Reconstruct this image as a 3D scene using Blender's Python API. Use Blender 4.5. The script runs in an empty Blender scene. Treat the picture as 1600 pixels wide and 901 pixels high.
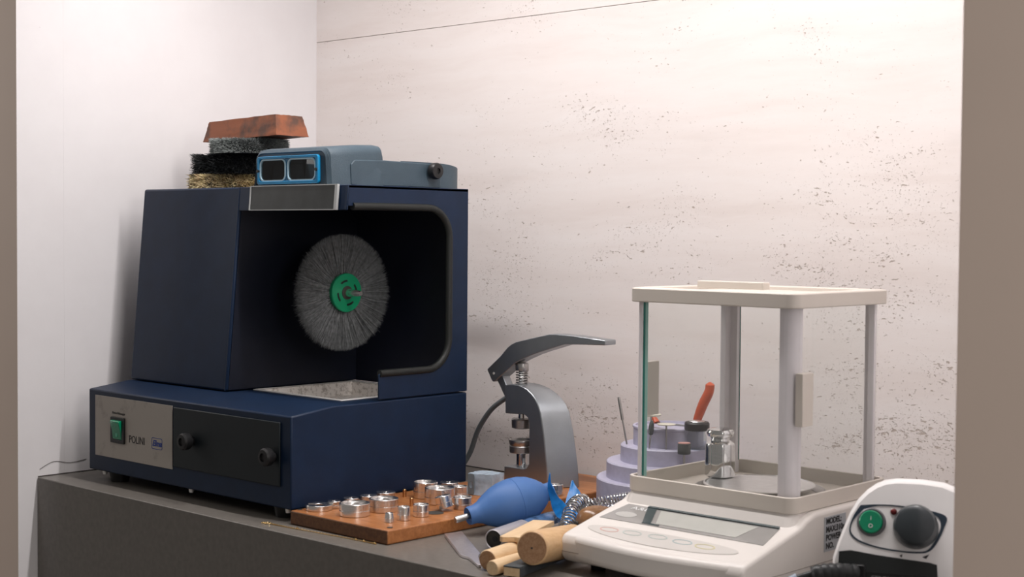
import bpy, bmesh, math, random
from mathutils import Matrix, Vector
random.seed(7)
S = bpy.context.scene
COL = S.collection
PI = math.pi

# ------------------------------------------------------------------ camera
YAW, PITCH, ROLL, FPX = 0.74848, -0.036863, 0.0079794, 2337.97
CAM = Vector((2.20011, -1.24278, 0.40))
cy_, sy_, cp_, sp_ = math.cos(YAW), math.sin(YAW), math.cos(PITCH), math.sin(PITCH)
fw = Vector((-sy_*cp_, cy_*cp_, sp_)); rt = Vector((cy_, sy_, 0)); up = rt.cross(fw)
c_, s_ = math.cos(ROLL), math.sin(ROLL)
r2 = c_*rt + s_*up; u2 = -s_*rt + c_*up
cam = bpy.data.cameras.new('camera'); co = bpy.data.objects.new('camera', cam); COL.objects.link(co)
mw = Matrix.Identity(4)
for i in range(3):
    mw[i][0] = r2[i]; mw[i][1] = u2[i]; mw[i][2] = -fw[i]; mw[i][3] = CAM[i]
co.matrix_world = mw
cam.sensor_width = 36; cam.lens = 36*FPX/1600; cam.clip_start = 0.05
cam.dof.use_dof = True; cam.dof.focus_distance = 2.35; cam.dof.aperture_fstop = 11
S.camera = co

# ------------------------------------------------------------------ world, lamps, exposure
S.view_settings.view_transform = 'Standard'; S.view_settings.look = 'None'
S.view_settings.gamma = 1; S.view_settings.use_curve_mapping = False
S.view_settings.exposure = 0.0
w = bpy.data.worlds.new('world'); S.world = w; w.use_nodes = True
w.node_tree.nodes['Background'].inputs[0].default_value = (1.0, 0.93, 0.88, 1)
w.node_tree.nodes['Background'].inputs[1].default_value = 0.19

def area(name, loc, sx, sy, power, color, rot=(0, 0, 0)):
    l = bpy.data.lights.new(name, 'AREA'); l.shape = 'RECTANGLE'; l.size = sx; l.size_y = sy
    l.energy = power; l.color = color
    o = bpy.data.objects.new(name, l); COL.objects.link(o); o.location = loc; o.rotation_euler = rot
    return o
area('strip_light', (0.91, 0.115, 1.04), 1.30, 0.03, 12.0, (1.0, 0.955, 0.94))
def aim(o, target): o.rotation_euler = (Vector(target)-o.location).to_track_quat('-Z', 'Y').to_euler()
aim(area('fill_light_right', (3.0, -0.75, 0.85), 0.5, 0.7, 9.5, (1.0, 0.95, 0.91)), (1.3, 0.1, 0.25))  # added fill, out of view, brightens the right front wall and nearby faces
aim(area('fill_light_left', (-1.1, -0.55, 0.85), 0.5, 0.7, 3.5, (1.0, 0.95, 0.91)), (0.2, 0.0, 0.3))  # second added fill, unseen, lifts the left front wall

# ------------------------------------------------------------------ materials
def nodes(name):
    m = bpy.data.materials.new(name); m.use_nodes = True
    nt = m.node_tree
    return m, nt, nt.nodes['Principled BSDF']

def L(nt, a, b): nt.links.new(a, b)

def N(nt, typ, **kw):
    n = nt.nodes.new(typ)
    for k, v in kw.items():
        if k.startswith('i_'): n.inputs[k[2:].replace('_', ' ')].default_value = v
        else: setattr(n, k, v)
    return n

def ramp(nt, fac, stops):
    r = nt.nodes.new('ShaderNodeValToRGB')
    e = r.color_ramp.elements
    while len(e) < len(stops): e.new(0.5)
    for k, (p, c) in enumerate(stops):
        e[k].position = p; e[k].color = (c[0], c[1], c[2], 1) if len(c) == 3 else c
    L(nt, fac, r.inputs[0]); return r

def coords(nt, scale=(1, 1, 1)):
    t = nt.nodes.new('ShaderNodeTexCoord'); mp = nt.nodes.new('ShaderNodeMapping')
    mp.inputs['Scale'].default_value = scale
    L(nt, t.outputs['Object'], mp.inputs[0]); return mp.outputs[0]

def mat(name, col, rough=0.5, metal=0.0, var=0.06, vscale=40, bump=0.0, bscale=400, coat=0, spec=None, stretch=(1, 1, 1), trans=0, ior=1.45, sss=0):
    m, nt, b = nodes(name)
    co_ = coords(nt, stretch)
    n = N(nt, 'ShaderNodeTexNoise', i_Scale=vscale, i_Detail=6); L(nt, co_, n.inputs['Vector'])
    lo = tuple(max(0, c*(1-var)) for c in col); hi = tuple(min(1, c*(1+var)) for c in col)
    r = ramp(nt, n.outputs['Fac'], [(0.3, lo), (0.7, hi)])
    L(nt, r.outputs[0], b.inputs['Base Color'])
    b.inputs['Roughness'].default_value = rough; b.inputs['Metallic'].default_value = metal
    b.inputs['Coat Weight'].default_value = coat
    b.inputs['Transmission Weight'].default_value = trans; b.inputs['IOR'].default_value = ior
    if spec is not None: b.inputs['Specular IOR Level'].default_value = spec
    if sss:
        b.inputs['Subsurface Weight'].default_value = sss; b.inputs['Subsurface Scale'].default_value = 0.01
    if bump:
        n2 = N(nt, 'ShaderNodeTexNoise', i_Scale=bscale, i_Detail=3); L(nt, co_, n2.inputs['Vector'])
        bp = N(nt, 'ShaderNodeBump', i_Strength=bump, i_Distance=0.001); L(nt, n2.outputs['Fac'], bp.inputs['Height'])
        L(nt, bp.outputs[0], b.inputs['Normal'])
    return m

def travertine():
    m, nt, b = nodes('travertine')
    base = coords(nt)
    # slow warp so the strata waver
    wn = N(nt, 'ShaderNodeTexNoise', i_Scale=3.0, i_Detail=3); L(nt, base, wn.inputs['Vector'])
    sub = N(nt, 'ShaderNodeVectorMath', operation='SUBTRACT'); L(nt, wn.outputs['Color'], sub.inputs[0]); sub.inputs[1].default_value = (.5, .5, .5)
    sc = N(nt, 'ShaderNodeVectorMath', operation='SCALE'); L(nt, sub.outputs[0], sc.inputs[0]); sc.inputs['Scale'].default_value = 0.07
    add = N(nt, 'ShaderNodeVectorMath', operation='ADD'); L(nt, base, add.inputs[0]); L(nt, sc.outputs[0], add.inputs[1])
    def mapped(s):
        mp = nt.nodes.new('ShaderNodeMapping'); mp.inputs['Scale'].default_value = s; L(nt, add.outputs[0], mp.inputs[0]); return mp.outputs[0]
    strata = N(nt, 'ShaderNodeTexNoise', i_Scale=1.0, i_Detail=7, i_Roughness=.6); L(nt, mapped((3, 3, 26)), strata.inputs['Vector'])
    cr = ramp(nt, strata.outputs['Fac'], [(0.3, (.78, .71, .68)), (0.5, (.82, .76, .735)), (0.7, (.84, .79, .77))])
    # greyish veins
    vn = N(nt, 'ShaderNodeTexNoise', i_Scale=1.0, i_Detail=5, i_Roughness=.55); L(nt, mapped((5, 5, 19)), vn.inputs['Vector'])
    vr = ramp(nt, vn.outputs['Fac'], [(0.62, (0, 0, 0)), (0.74, (1, 1, 1))])
    mx1 = N(nt, 'ShaderNodeMixRGB', blend_type='MIX'); mx1.inputs[2].default_value = (.60, .56, .53, 1)
    f1 = N(nt, 'ShaderNodeMath', operation='MULTIPLY'); f1.inputs[1].default_value = 0.18; L(nt, vr.outputs[0], f1.inputs[0])
    L(nt, f1.outputs[0], mx1.inputs[0]); L(nt, cr.outputs[0], mx1.inputs[1])
    # pits: clustered, elongated
    sp = N(nt, 'ShaderNodeSeparateXYZ'); L(nt, base, sp.inputs[0])
    cl = N(nt, 'ShaderNodeTexNoise', i_Scale=1.0, i_Detail=4, i_Roughness=.6); L(nt, mapped((6, 6, 15)), cl.inputs['Vector'])
    # deeper beds of the stone have more holes (lower on the slab)
    dens = N(nt, 'ShaderNodeMapRange'); dens.inputs['From Min'].default_value = 0.75; dens.inputs['From Max'].default_value = 0.0
    dens.inputs['To Min'].default_value = -0.015; dens.inputs['To Max'].default_value = 0.055; L(nt, sp.outputs['Z'], dens.inputs['Value'])
    clr = N(nt, 'ShaderNodeMapRange'); clr.inputs['From Min'].default_value = 0.40; clr.inputs['From Max'].default_value = 0.72
    clr.inputs['To Min'].default_value = -0.02; clr.inputs['To Max'].default_value = 0.105; L(nt, cl.outputs['Fac'], clr.inputs['Value'])
    def pits(scale, thr, wdt):
        pn = N(nt, 'ShaderNodeTexNoise', i_Scale=1.0, i_Detail=2.5, i_Roughness=.55); L(nt, mapped(scale), pn.inputs['Vector'])
        a1 = N(nt, 'ShaderNodeMath', operation='ADD'); L(nt, pn.outputs['Fac'], a1.inputs[0]); L(nt, clr.outputs[0], a1.inputs[1])
        a2 = N(nt, 'ShaderNodeMath', operation='ADD'); L(nt, a1.outputs[0], a2.inputs[0]); L(nt, dens.outputs[0], a2.inputs[1])
        return ramp(nt, a2.outputs[0], [(thr, (0, 0, 0)), (thr+wdt, (1, 1, 1))])
    p1 = pits((125, 125, 250), .735, .035)
    p2 = pits((420, 420, 560), .735, .04)
    p3 = pits((85, 85, 230), .765, .03)
    mxa = N(nt, 'ShaderNodeMath', operation='MAXIMUM'); L(nt, p1.outputs[0], mxa.inputs[0]); L(nt, p2.outputs[0], mxa.inputs[1])
    mxb = N(nt, 'ShaderNodeMath', operation='MAXIMUM'); L(nt, mxa.outputs[0], mxb.inputs[0]); L(nt, p3.outputs[0], mxb.inputs[1])
    f2 = N(nt, 'ShaderNodeMath', operation='MULTIPLY'); f2.inputs[1].default_value = 0.66; L(nt, mxb.outputs[0], f2.inputs[0])
    mx2 = N(nt, 'ShaderNodeMixRGB', blend_type='MIX'); mx2.inputs[2].default_value = (.36, .28, .225, 1)
    L(nt, f2.outputs[0], mx2.inputs[0]); L(nt, mx1.outputs[0], mx2.inputs[1])
    L(nt, mx2.outputs[0], b.inputs['Base Color'])
    inv = N(nt, 'ShaderNodeMath', operation='SUBTRACT'); inv.inputs[0].default_value = 1; L(nt, mxb.outputs[0], inv.inputs[1])
    bp = N(nt, 'ShaderNodeBump', i_Strength=0.7, i_Distance=0.0015); L(nt, inv.outputs[0], bp.inputs['Height'])
    L(nt, bp.outputs[0], b.inputs['Normal'])
    b.inputs['Roughness'].default_value = 0.5; b.inputs['Specular IOR Level'].default_value = 0.35
    return m

def painted_wall():
    m, nt, b = nodes('white_paint')
    c = coords(nt)
    n = N(nt, 'ShaderNodeTexNoise', i_Scale=6, i_Detail=8, i_Roughness=.65); L(nt, c, n.inputs['Vector'])
    r = ramp(nt, n.outputs['Fac'], [(0.3, (.80, .775, .785)), (0.7, (.84, .82, .83))])
    n3 = N(nt, 'ShaderNodeTexNoise', i_Scale=70, i_Detail=4); L(nt, c, n3.inputs['Vector'])
    r3 = ramp(nt, n3.outputs['Fac'], [(0.76, (0, 0, 0)), (0.8, (1, 1, 1))])
    mx = N(nt, 'ShaderNodeMixRGB', blend_type='MIX'); mx.inputs[2].default_value = (.45, .40, .38, 1)
    f = N(nt, 'ShaderNodeMath', operation='MULTIPLY'); f.inputs[1].default_value = .5; L(nt, r3.outputs[0], f.inputs[0])
    L(nt, f.outputs[0], mx.inputs[0]); L(nt, r.outputs[0], mx.inputs[1]); L(nt, mx.outputs[0], b.inputs['Base Color'])
    b.inputs['Roughness'].default_value = 0.65
    n2 = N(nt, 'ShaderNodeTexNoise', i_Scale=25, i_Detail=4); L(nt, c, n2.inputs['Vector'])
    bp = N(nt, 'ShaderNodeBump', i_Strength=0.12, i_Distance=0.003); L(nt, n2.outputs['Fac'], bp.inputs['Height']); L(nt, bp.outputs[0], b.inputs['Normal'])
    return m

def wood(name, c1, c2, sx=(6, 60, 60), rough=0.45, dark=None):
    m, nt, b = nodes(name)
    v = coords(nt, sx)
    n = N(nt, 'ShaderNodeTexNoise', i_Scale=3.0, i_Detail=8, i_Roughness=.6, i_Distortion=.4); L(nt, v, n.inputs['Vector'])
    r = ramp(nt, n.outputs['Fac'], [(0.3, c1), (0.7, c2)])
    L(nt, r.outputs[0], b.inputs['Base Color']); b.inputs['Roughness'].default_value = rough
    bp = N(nt, 'ShaderNodeBump', i_Strength=0.25, i_Distance=0.0006); L(nt, n.outputs['Fac'], bp.inputs['Height']); L(nt, bp.outputs[0], b.inputs['Normal'])
    return m

def end_grain(name, c1, c2):
    m, nt, b = nodes(name)
    t = nt.nodes.new('ShaderNodeTexCoord')
    wv = N(nt, 'ShaderNodeTexNoise', i_Scale=260, i_Detail=5, i_Roughness=.7); L(nt, t.outputs['Object'], wv.inputs['Vector'])
    r = ramp(nt, wv.outputs['Fac'], [(0.35, c1), (0.65, c2)])
    L(nt, r.outputs[0], b.inputs['Base Color']); b.inputs['Roughness'].default_value = .7
    return m

def glass(name, tint=(1, 1, 1), refl=1.5, gloss_rough=0.02):
    m = bpy.data.materials.new(name); m.use_nodes = True; nt = m.node_tree; nt.nodes.clear()
    out = nt.nodes.new('ShaderNodeOutputMaterial'); mix = nt.nodes.new('ShaderNodeMixShader')
    tr = nt.nodes.new('ShaderNodeBsdfTransparent'); tr.inputs[0].default_value = (*tint, 1)
    gl = nt.nodes.new('ShaderNodeBsdfGlossy'); gl.inputs['Roughness'].default_value = gloss_rough
    fr = nt.nodes.new('ShaderNodeFresnel'); fr.inputs[0].default_value = refl
    ge = nt.nodes.new('ShaderNodeNewGeometry'); sb = N(nt, 'ShaderNodeMath', operation='SUBTRACT'); sb.inputs[0].default_value = 1
    ml = N(nt, 'ShaderNodeMath', operation='MULTIPLY'); L(nt, ge.outputs['Backfacing'], sb.inputs[1]); L(nt, sb.outputs[0], ml.inputs[0]); L(nt, fr.outputs[0], ml.inputs[1])
    L(nt, ml.outputs[0], mix.inputs[0]); L(nt, tr.outputs[0], mix.inputs[1]); L(nt, gl.outputs[0], mix.inputs[2]); L(nt, mix.outputs[0], out.inputs[0])
    return m

def brushed(name, col, rough=0.25, strength=0.15, scale=900):
    m, nt, b = nodes(name)
    v = coords(nt, (1, 1, 8))
    n = N(nt, 'ShaderNodeTexNoise', i_Scale=scale/8, i_Detail=3); L(nt, v, n.inputs['Vector'])
    r = ramp(nt, n.outputs['Fac'], [(0.3, tuple(c*.88 for c in col)), (0.7, col)])
    L(nt, r.outputs[0], b.inputs['Base Color']); b.inputs['Metallic'].default_value = 1; b.inputs['Roughness'].default_value = rough
    bp = N(nt, 'ShaderNodeBump', i_Strength=strength, i_Distance=0.0002); L(nt, n.outputs['Fac'], bp.inputs['Height']); L(nt, bp.outputs[0], b.inputs['Normal'])
    return m

def speckled(name, base, spot, scale=120, lo=.6, hi=.68, rough=.5, metal=0, amount=.7):
    m, nt, b = nodes(name); c = coords(nt)
    n = N(nt, 'ShaderNodeTexNoise', i_Scale=scale, i_Detail=5, i_Roughness=.6); L(nt, c, n.inputs['Vector'])
    r = ramp(nt, n.outputs['Fac'], [(lo, (0, 0, 0)), (hi, (1, 1, 1))])
    f = N(nt, 'ShaderNodeMath', operation='MULTIPLY'); f.inputs[1].default_value = amount; L(nt, r.outputs[0], f.inputs[0])
    mx = N(nt, 'ShaderNodeMixRGB', blend_type='MIX'); mx.inputs[1].default_value = (*base, 1); mx.inputs[2].default_value = (*spot, 1)
    L(nt, f.outputs[0], mx.inputs[0]); L(nt, mx.outputs[0], b.inputs['Base Color'])
    b.inputs['Roughness'].default_value = rough; b.inputs['Metallic'].default_value = metal
    return m

M = {
 'trav': travertine(), 'paint': painted_wall(),
 'jamb': mat('beige_paint', (.80, .66, .57), .7, var=.02, vscale=8, bump=.08, bscale=120),
 'shelf': mat('grey_stone', (.165, .150, .134), .34, var=.10, vscale=120, bump=.05, bscale=300),
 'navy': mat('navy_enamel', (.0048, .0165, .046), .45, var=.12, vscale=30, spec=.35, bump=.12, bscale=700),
 'navy_shade': mat('navy_cavity_shade', (.003, .005, .014), .5, var=.1, vscale=30),  # navy darkened so the hood cavity's shade sits in the colour
 'navy_plate': mat('dark_plate', (.004, .009, .013), .5, var=.1, vscale=30),
 'black': mat('black_plastic', (.012, .012, .013), .4),
 'rubber': mat('rubber', (.010, .012, .011), .5, bump=.2, bscale=900),
 'alu_panel': speckled('aluminium_panel', (.42, .38, .34), (.16, .13, .11), 45, .56, .78, .5, .15, .5),
 'ink': mat('ink', (.02, .02, .022), .6), 'blue_ink': mat('blue_ink', (.03, .06, .28), .6), 'grey_ink': mat('grey_ink', (.3, .3, .3), .6),
 'white_ink': mat('white_ink', (.75, .75, .75), .6),
 'green_sw': mat('green_switch', (.0, .23, .11), .18, var=.05, coat=.6),
 'green_hub': mat('green_hub', (.005, .27, .12), .4),
 'chrome': brushed('chrome', (.82, .82, .82), .08, .03), 'alu': brushed('aluminium', (.88, .86, .84), .24, .2),
 'alu_top': brushed('aluminium_turned', (.92, .92, .92), .32, .2),
 'steel': brushed('steel', (.48, .47, .46), .35, .15), 'brass': brushed('brass', (.6, .36, .17), .3),
 'gold': brushed('gold', (.95, .68, .32), .2, .02),
 'bristle': mat('bristles', (.20, .21, .215), .55, var=.35, vscale=200),
 'bristle_lt': mat('pale_bristles', (.16, .18, .17), .55, var=.3, vscale=300),
 'tray': speckled('tray_steel', (.78, .74, .70), (.35, .31, .27), 160, .5, .65, .4, .1, .8),
 'tray_rim': mat('tray_rim', (.85, .84, .82), .35, var=.02),
 'visor': mat('visor_plastic', (.055, .085, .110), .5, var=.06, vscale=60, bump=.35, bscale=900),
 'blue_frame': mat('blue_lens_frame', (.01, .24, .50), .2, var=.1, coat=.5),
 'pale_rim': mat('pale_lens_rim', (.42, .62, .75), .25),
 'visor_in': mat('visor_interior', (.02, .022, .024), .6),
 'compound': speckled('polishing_compound', (.25, .080, .035), (.050, .036, .030), 22, .48, .66, .6, 0, .8),
 'fur_y': mat('cream_bristles', (.88, .66, .40), .6, var=.35, vscale=70), 'fur_k': mat('black_bristles', (.010, .012, .013), .5, var=.3),
 'fur_g': mat('grey_bristles', (.32, .35, .34), .5, var=.5, vscale=250),
 'smoke': None, 'cream': mat('cream_plastic', (.66, .605, .545), .42, var=.015, vscale=20, bump=.05, bscale=900),
 'cream_lt': mat('pale_plastic', (.72, .68, .645), .35, var=.015, vscale=20, bump=.05, bscale=900),
 'post': mat('anodised_post', (.74, .71, .73), .35, metal=.0, var=.03),
 'lcd': mat('lcd', (.46, .46, .43), .2, var=.04), 'panel_grey': mat('panel_film', (.30, .29, .28), .2, var=.04, coat=.4),
 'panel_dark': mat('dark_display_frame', (.045, .065, .07), .15), 'panel_lt': mat('keypad_film', (.58, .55, .52), .3, var=.03),
 'lilac': mat('lilac_plastic', (.47, .455, .575), .45, var=.06, vscale=120, bump=.15, bscale=600),
 'red_handle': mat('red_orange_grip', (.52, .085, .028), .35, var=.1, coat=.3),
 'press': mat('grey_cast_aluminium', (.38, .405, .43), .35, metal=.9, var=.05, bump=.12, bscale=1100),
 'white_pl': mat('white_plastic', (.86, .84, .83), .28, var=.01, coat=.2),
 'emblem': mat('navy_print', (.02, .035, .055), .4), 'knob': mat('grey_black_knob', (.028, .035, .04), .32, var=.05, coat=.2),
 'led': mat('red_led', (.13, .01, .01), .15), 'mic_black': mat('black_fascia', (.012, .014, .014), .35),
 'blower': mat('blue_rubber', (.070, .165, .40), .5, var=.04, vscale=30, spec=.35),
 'tape': mat('blue_tape', (.015, .20, .56), .35, var=.2, vscale=120, bump=.25, bscale=150),
 'wrap': mat('blue_wrapped_tube', (.07, .14, .28), .25, var=.5, vscale=70, coat=.5),
 'grey_sleeve': mat('grey_sleeve', (.45, .43, .45), .3, metal=.3), 'hollow': mat('dark_bore', (.05, .045, .04), .7),
 'board': wood('orange_wood', (.30, .105, .03), (.47, .19, .065), (5, 50, 50), .38),
 'beech': wood('beech', (.56, .34, .165), (.70, .47, .255), (60, 5, 60), .5),
 'pine': wood('pine', (.66, .45, .25), (.78, .58, .36), (60, 6, 60), .5),
 'end1': end_grain('end_grain', (.30, .155, .075), (.42, .245, .135)),
 'knob_wood': wood('brown_wood', (.20, .095, .04), (.34, .18, .085), (20, 20, 60), .22),
 'file': brushed('file_steel', (.78, .75, .78), .38, .3, 2500),
 'cable': mat('grey_cable', (.20, .225, .24), .45), 'black_cable': mat('black_cable', (.02, .022, .023), .4),
 'stone_cone': mat('grey_abrasive', (.09, .10, .10), .8, bump=.4), 'felt': mat('off_white_felt', (.66, .62, .52), .7, bump=.2),
 'pink': mat('pink_abrasive', (.55, .30, .27), .8), 'caulk': mat('caulk', (.09, .08, .075), .8),
 'screw': mat('pale_screw', (.75, .74, .72), .3, metal=.4), 'label': mat('label_film', (.40, .42, .45), .3, var=.03),
 'green_edge': mat('glass_edge', (.03, .20, .17), .12, coat=.6),
 'pale_green_edge': mat('glass_edge_pale', (.30, .52, .47), .12, coat=.6),
 'ice': mat('clear_blue_block', (.52, .64, .76), .2, var=.2, vscale=60, bump=.9, bscale=70, trans=.25, ior=1.35),
}
M['glass'] = glass('clear_glass', (.985, .99, .987)); M['smoke'] = glass('smoked_acrylic', (.22, .235, .235), 1.5, .12)
M['lens'] = glass('lens_glass', (.45, .47, .47), 1.55, .03)
M['jar'] = glass('jar_glass', (.82, .86, .87), 1.5)

# ------------------------------------------------------------------ building helpers
XF = {}
def finish(me, ang=math.radians(32)):
    bm = bmesh.new(); bm.from_mesh(me)
    for f in bm.faces: f.smooth = True
    for e in bm.edges:
        if len(e.link_faces) == 2: e.smooth = e.calc_face_angle(0) < ang
        else: e.smooth = False
    bm.to_mesh(me); bm.free()

def obj(name, bm, m, parent=None, bev=0, seg=2, loc=None, fin=True):
    """link one mesh; bm in world coordinates, moved into the frame of parent or around loc"""
    bmesh.ops.recalc_face_normals(bm, faces=bm.faces[:]) if fin else None
    if parent is not None: X = XF[parent]
    elif loc is not None: X = Matrix.Translation(loc)
    else: X = Matrix.Identity(4)
    bm.transform(X.inverted())
    me = bpy.data.meshes.new(name); bm.to_mesh(me); bm.free()
    for mm in (m if isinstance(m, (list, tuple)) else [m]): me.materials.append(mm)
    if fin: finish(me)
    o = bpy.data.objects.new(name, me); COL.objects.link(o)
    if parent is not None: o.parent = parent
    else: o.matrix_world = X
    XF[o] = X
    if bev:
        b = o.modifiers.new('bevel', 'BEVEL'); b.width = bev; b.segments = seg; b.limit_method = 'ANGLE'; b.angle_limit = math.radians(35)
        b.harden_normals = False
    return o

def tag(o, label=None, cat=None, group=None, kind=None):
    if label: o['label'] = label
    if cat: o['category'] = cat
    if group: o['group'] = group
    if kind: o['kind'] = kind
    return o

def thing(name, label, cat, loc, rz=0, group=None):
    o = bpy.data.objects.new(name, None); COL.objects.link(o)
    o.location = loc; o.rotation_euler = (0, 0, rz); o.empty_display_size = .02
    XF[o] = Matrix.Translation(loc) @ Matrix.Rotation(rz, 4, 'Z')
    return tag(o, label, cat, group)

def struct(name, bm, m): return tag(obj(name, bm, m), kind='structure')
def B(): return bmesh.new()

def bx(bm, x0, x1, y0, y1, z0, z1, X=None):
    vs = [bm.verts.new((x, y, z)) for x in (x0, x1) for y in (y0, y1) for z in (z0, z1)]
    if X is not None:
        for v in vs: v.co = X @ v.co
    for f in ((0, 1, 3, 2), (4, 6, 7, 5), (0, 4, 5, 1), (2, 3, 7, 6), (0, 2, 6, 4), (1, 5, 7, 3)):
        bm.faces.new([vs[i] for i in f])
    return bm

def prism(bm, pts, ax, a, b, X=None):
    """polygon of 2-D points extruded along axis ax ('x': pts are y,z; 'y': x,z; 'z': x,y)"""
    def mk(p, t):
        v = {'x': (t, p[0], p[1]), 'y': (p[0], t, p[1]), 'z': (p[0], p[1], t)}[ax]
        v = Vector(v); return bm.verts.new(X @ v if X is not None else v)
    A = [mk(p, a) for p in pts]; Bv = [mk(p, b) for p in pts]
    n = len(pts)
    bm.faces.new(A); bm.faces.new(Bv[::-1])
    for i in range(n): bm.faces.new([A[i], Bv[i], Bv[(i+1) % n], A[(i+1) % n]])
    return bm

def basis(d):
    d = Vector(d).normalized()
    u = d.cross(Vector((0, 0, 1)));
    if u.length < 1e-4: u = Vector((1, 0, 0))
    u.normalize(); return u, d.cross(u).normalized(), d

def lathe(bm, prof, o, axis=(0, 0, 1), seg=40):
    """profile of (radius, height) revolved about axis through o; closes ends when r==0"""
    u, v, d = basis(axis); o = Vector(o); rings = []
    for r, h in prof:
        if r < 1e-7: rings.append([bm.verts.new(o + d*h)])
        else: rings.append([bm.verts.new(o + d*h + (u*math.cos(2*PI*k/seg) + v*math.sin(2*PI*k/seg))*r) for k in range(seg)])
    for a, b in zip(rings, rings[1:]):
        if len(a) == 1 and len(b) == 1: continue
        for k in range(seg):
            k2 = (k+1) % seg
            if len(a) == 1: bm.faces.new([a[0], b[k], b[k2]])
            elif len(b) == 1: bm.faces.new([a[k], b[0], a[k2]])
            else: bm.faces.new([a[k], b[k], b[k2], a[k2]])
    return bm

def cyl(bm, p0, p1, r0, r1=None, seg=24):
    p0 = Vector(p0); p1 = Vector(p1); r1 = r0 if r1 is None else r1
    return lathe(bm, [(0, 0), (r0, 0), (r1, (p1-p0).length), (0, (p1-p0).length)], p0, p1-p0, seg)

def smooth_path(pts, n=8):
    P = [Vector(p) for p in pts]; out = []
    for i in range(len(P)-1):
        p0 = P[max(i-1, 0)]; p1 = P[i]; p2 = P[i+1]; p3 = P[min(i+2, len(P)-1)]
        for k in range(n):
            t = k/n
            out.append(.5*((2*p1)+(p2-p0)*t+(2*p0-5*p1+4*p2-p3)*t*t+(3*p1-p0-3*p2+p3)*t**3))
    out.append(P[-1]); return out

def tube(bm, pts, r, seg=10, closed=False, radii=None):
    P = [Vector(p) for p in pts]; n = len(P)
    T = []
    for i in range(n):
        a = P[(i-1) % n] if (closed or i > 0) else P[i]; b = P[(i+1) % n] if (closed or i < n-1) else P[i]
        T.append((b-a).normalized())
    u = basis(T[0])[0]; rings = []
    for i in range(n):
        u = (u - T[i]*u.dot(T[i])).normalized(); v = T[i].cross(u)
        rr = radii[i] if radii else r
        rings.append([bm.verts.new(P[i] + (u*math.cos(2*PI*k/seg)+v*math.sin(2*PI*k/seg))*rr) for k in range(seg)])
    m_ = n if closed else n-1
    for i in range(m_):
        a = rings[i]; b = rings[(i+1) % n]
        for k in range(seg): bm.faces.new([a[k], a[(k+1) % seg], b[(k+1) % seg], b[k]])
    if not closed: bm.faces.new(rings[0][::-1]); bm.faces.new(rings[-1])
    return bm

def rrect(x0, x1, y0, y1, r, n=6):
    pts = []
    for cx, cy, a in ((x1-r, y1-r, 0), (x0+r, y1-r, 90), (x0+r, y0+r, 180), (x1-r, y0+r, 270)):
        for k in range(n+1):
            t = math.radians(a+90*k/n); pts.append((cx+r*math.cos(t), cy+r*math.sin(t)))
    return pts

def frame_prism(bm, outer, inner, ax, a, b, X=None):
    """ring between two outlines with the same number of points"""
    def mk(p, t):
        v = Vector({'x': (t, p[0], p[1]), 'y': (p[0], t, p[1]), 'z': (p[0], p[1], t)}[ax]); return bm.verts.new(X @ v if X is not None else v)
    n = len(outer)
    oa = [mk(p, a) for p in outer]; ob = [mk(p, b) for p in outer]; ia = [mk(p, a) for p in inner]; ib = [mk(p, b) for p in inner]
    for i in range(n):
        j = (i+1) % n
        bm.faces.new([oa[i], oa[j], ia[j], ia[i]]); bm.faces.new([ob[i], ib[i], ib[j], ob[j]])
        bm.faces.new([oa[i], ob[i], ob[j], oa[j]]); bm.faces.new([ia[i], ia[j], ib[j], ib[i]])
    return bm

def text(name, s, size, X, m, parent, shear=0, align='CENTER', bold=0, sx=1):
    cu = bpy.data.curves.new('txt', 'FONT'); cu.body = s; cu.size = size; cu.extrude = .00015; cu.shear = shear
    cu.align_x = align; cu.align_y = 'CENTER'; cu.offset = bold; cu.resolution_u = 3
    t = bpy.data.objects.new('txt', cu); COL.objects.link(t)
    bpy.context.view_layer.update()
    me = bpy.data.meshes.new_from_object(t.evaluated_get(bpy.context.evaluated_depsgraph_get()))
    bpy.data.objects.remove(t)
    bm = B(); bm.from_mesh(me); bpy.data.meshes.remove(me)
    bm.transform(X @ Matrix.Diagonal((sx, 1, 1, 1)))
    return obj(name, bm, m, parent, fin=False)

def facing(o, right, upv):
    """frame whose x is right, y is up, z out of the face"""
    r = Vector(right).normalized(); u = Vector(upv).normalized(); n = r.cross(u)
    X = Matrix.Identity(4)
    for i in range(3): X[i][0] = r[i]; X[i][1] = u[i]; X[i][2] = n[i]; X[i][3] = o[i]
    return X

def strands(name, items, m, parent):
    """items: (root, direction, length, width, bend); one tapered blade pair each, all in one mesh"""
    V = []; F = []
    for p, d, ln, wd, bend in items:
        d = d.normalized(); u, v, _ = basis(d); a = random.random()*PI
        s = (u*math.cos(a)+v*math.sin(a))*wd; p1 = p + d*ln*.55 + bend*.35; p2 = p + d*ln + bend
        k = len(V); V += [p-s, p+s, p1+s*.8, p1-s*.8, p2+s*.3, p2-s*.3]; F += [(k, k+1, k+2, k+3), (k+3, k+2, k+4, k+5)]
    Xi = XF[parent].inverted()
    me = bpy.data.meshes.new(name); me.from_pydata([Xi @ q for q in V], [], F); me.materials.append(m)
    o = bpy.data.objects.new(name, me); COL.objects.link(o); o.parent = parent; XF[o] = XF[parent]
    return o

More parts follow.
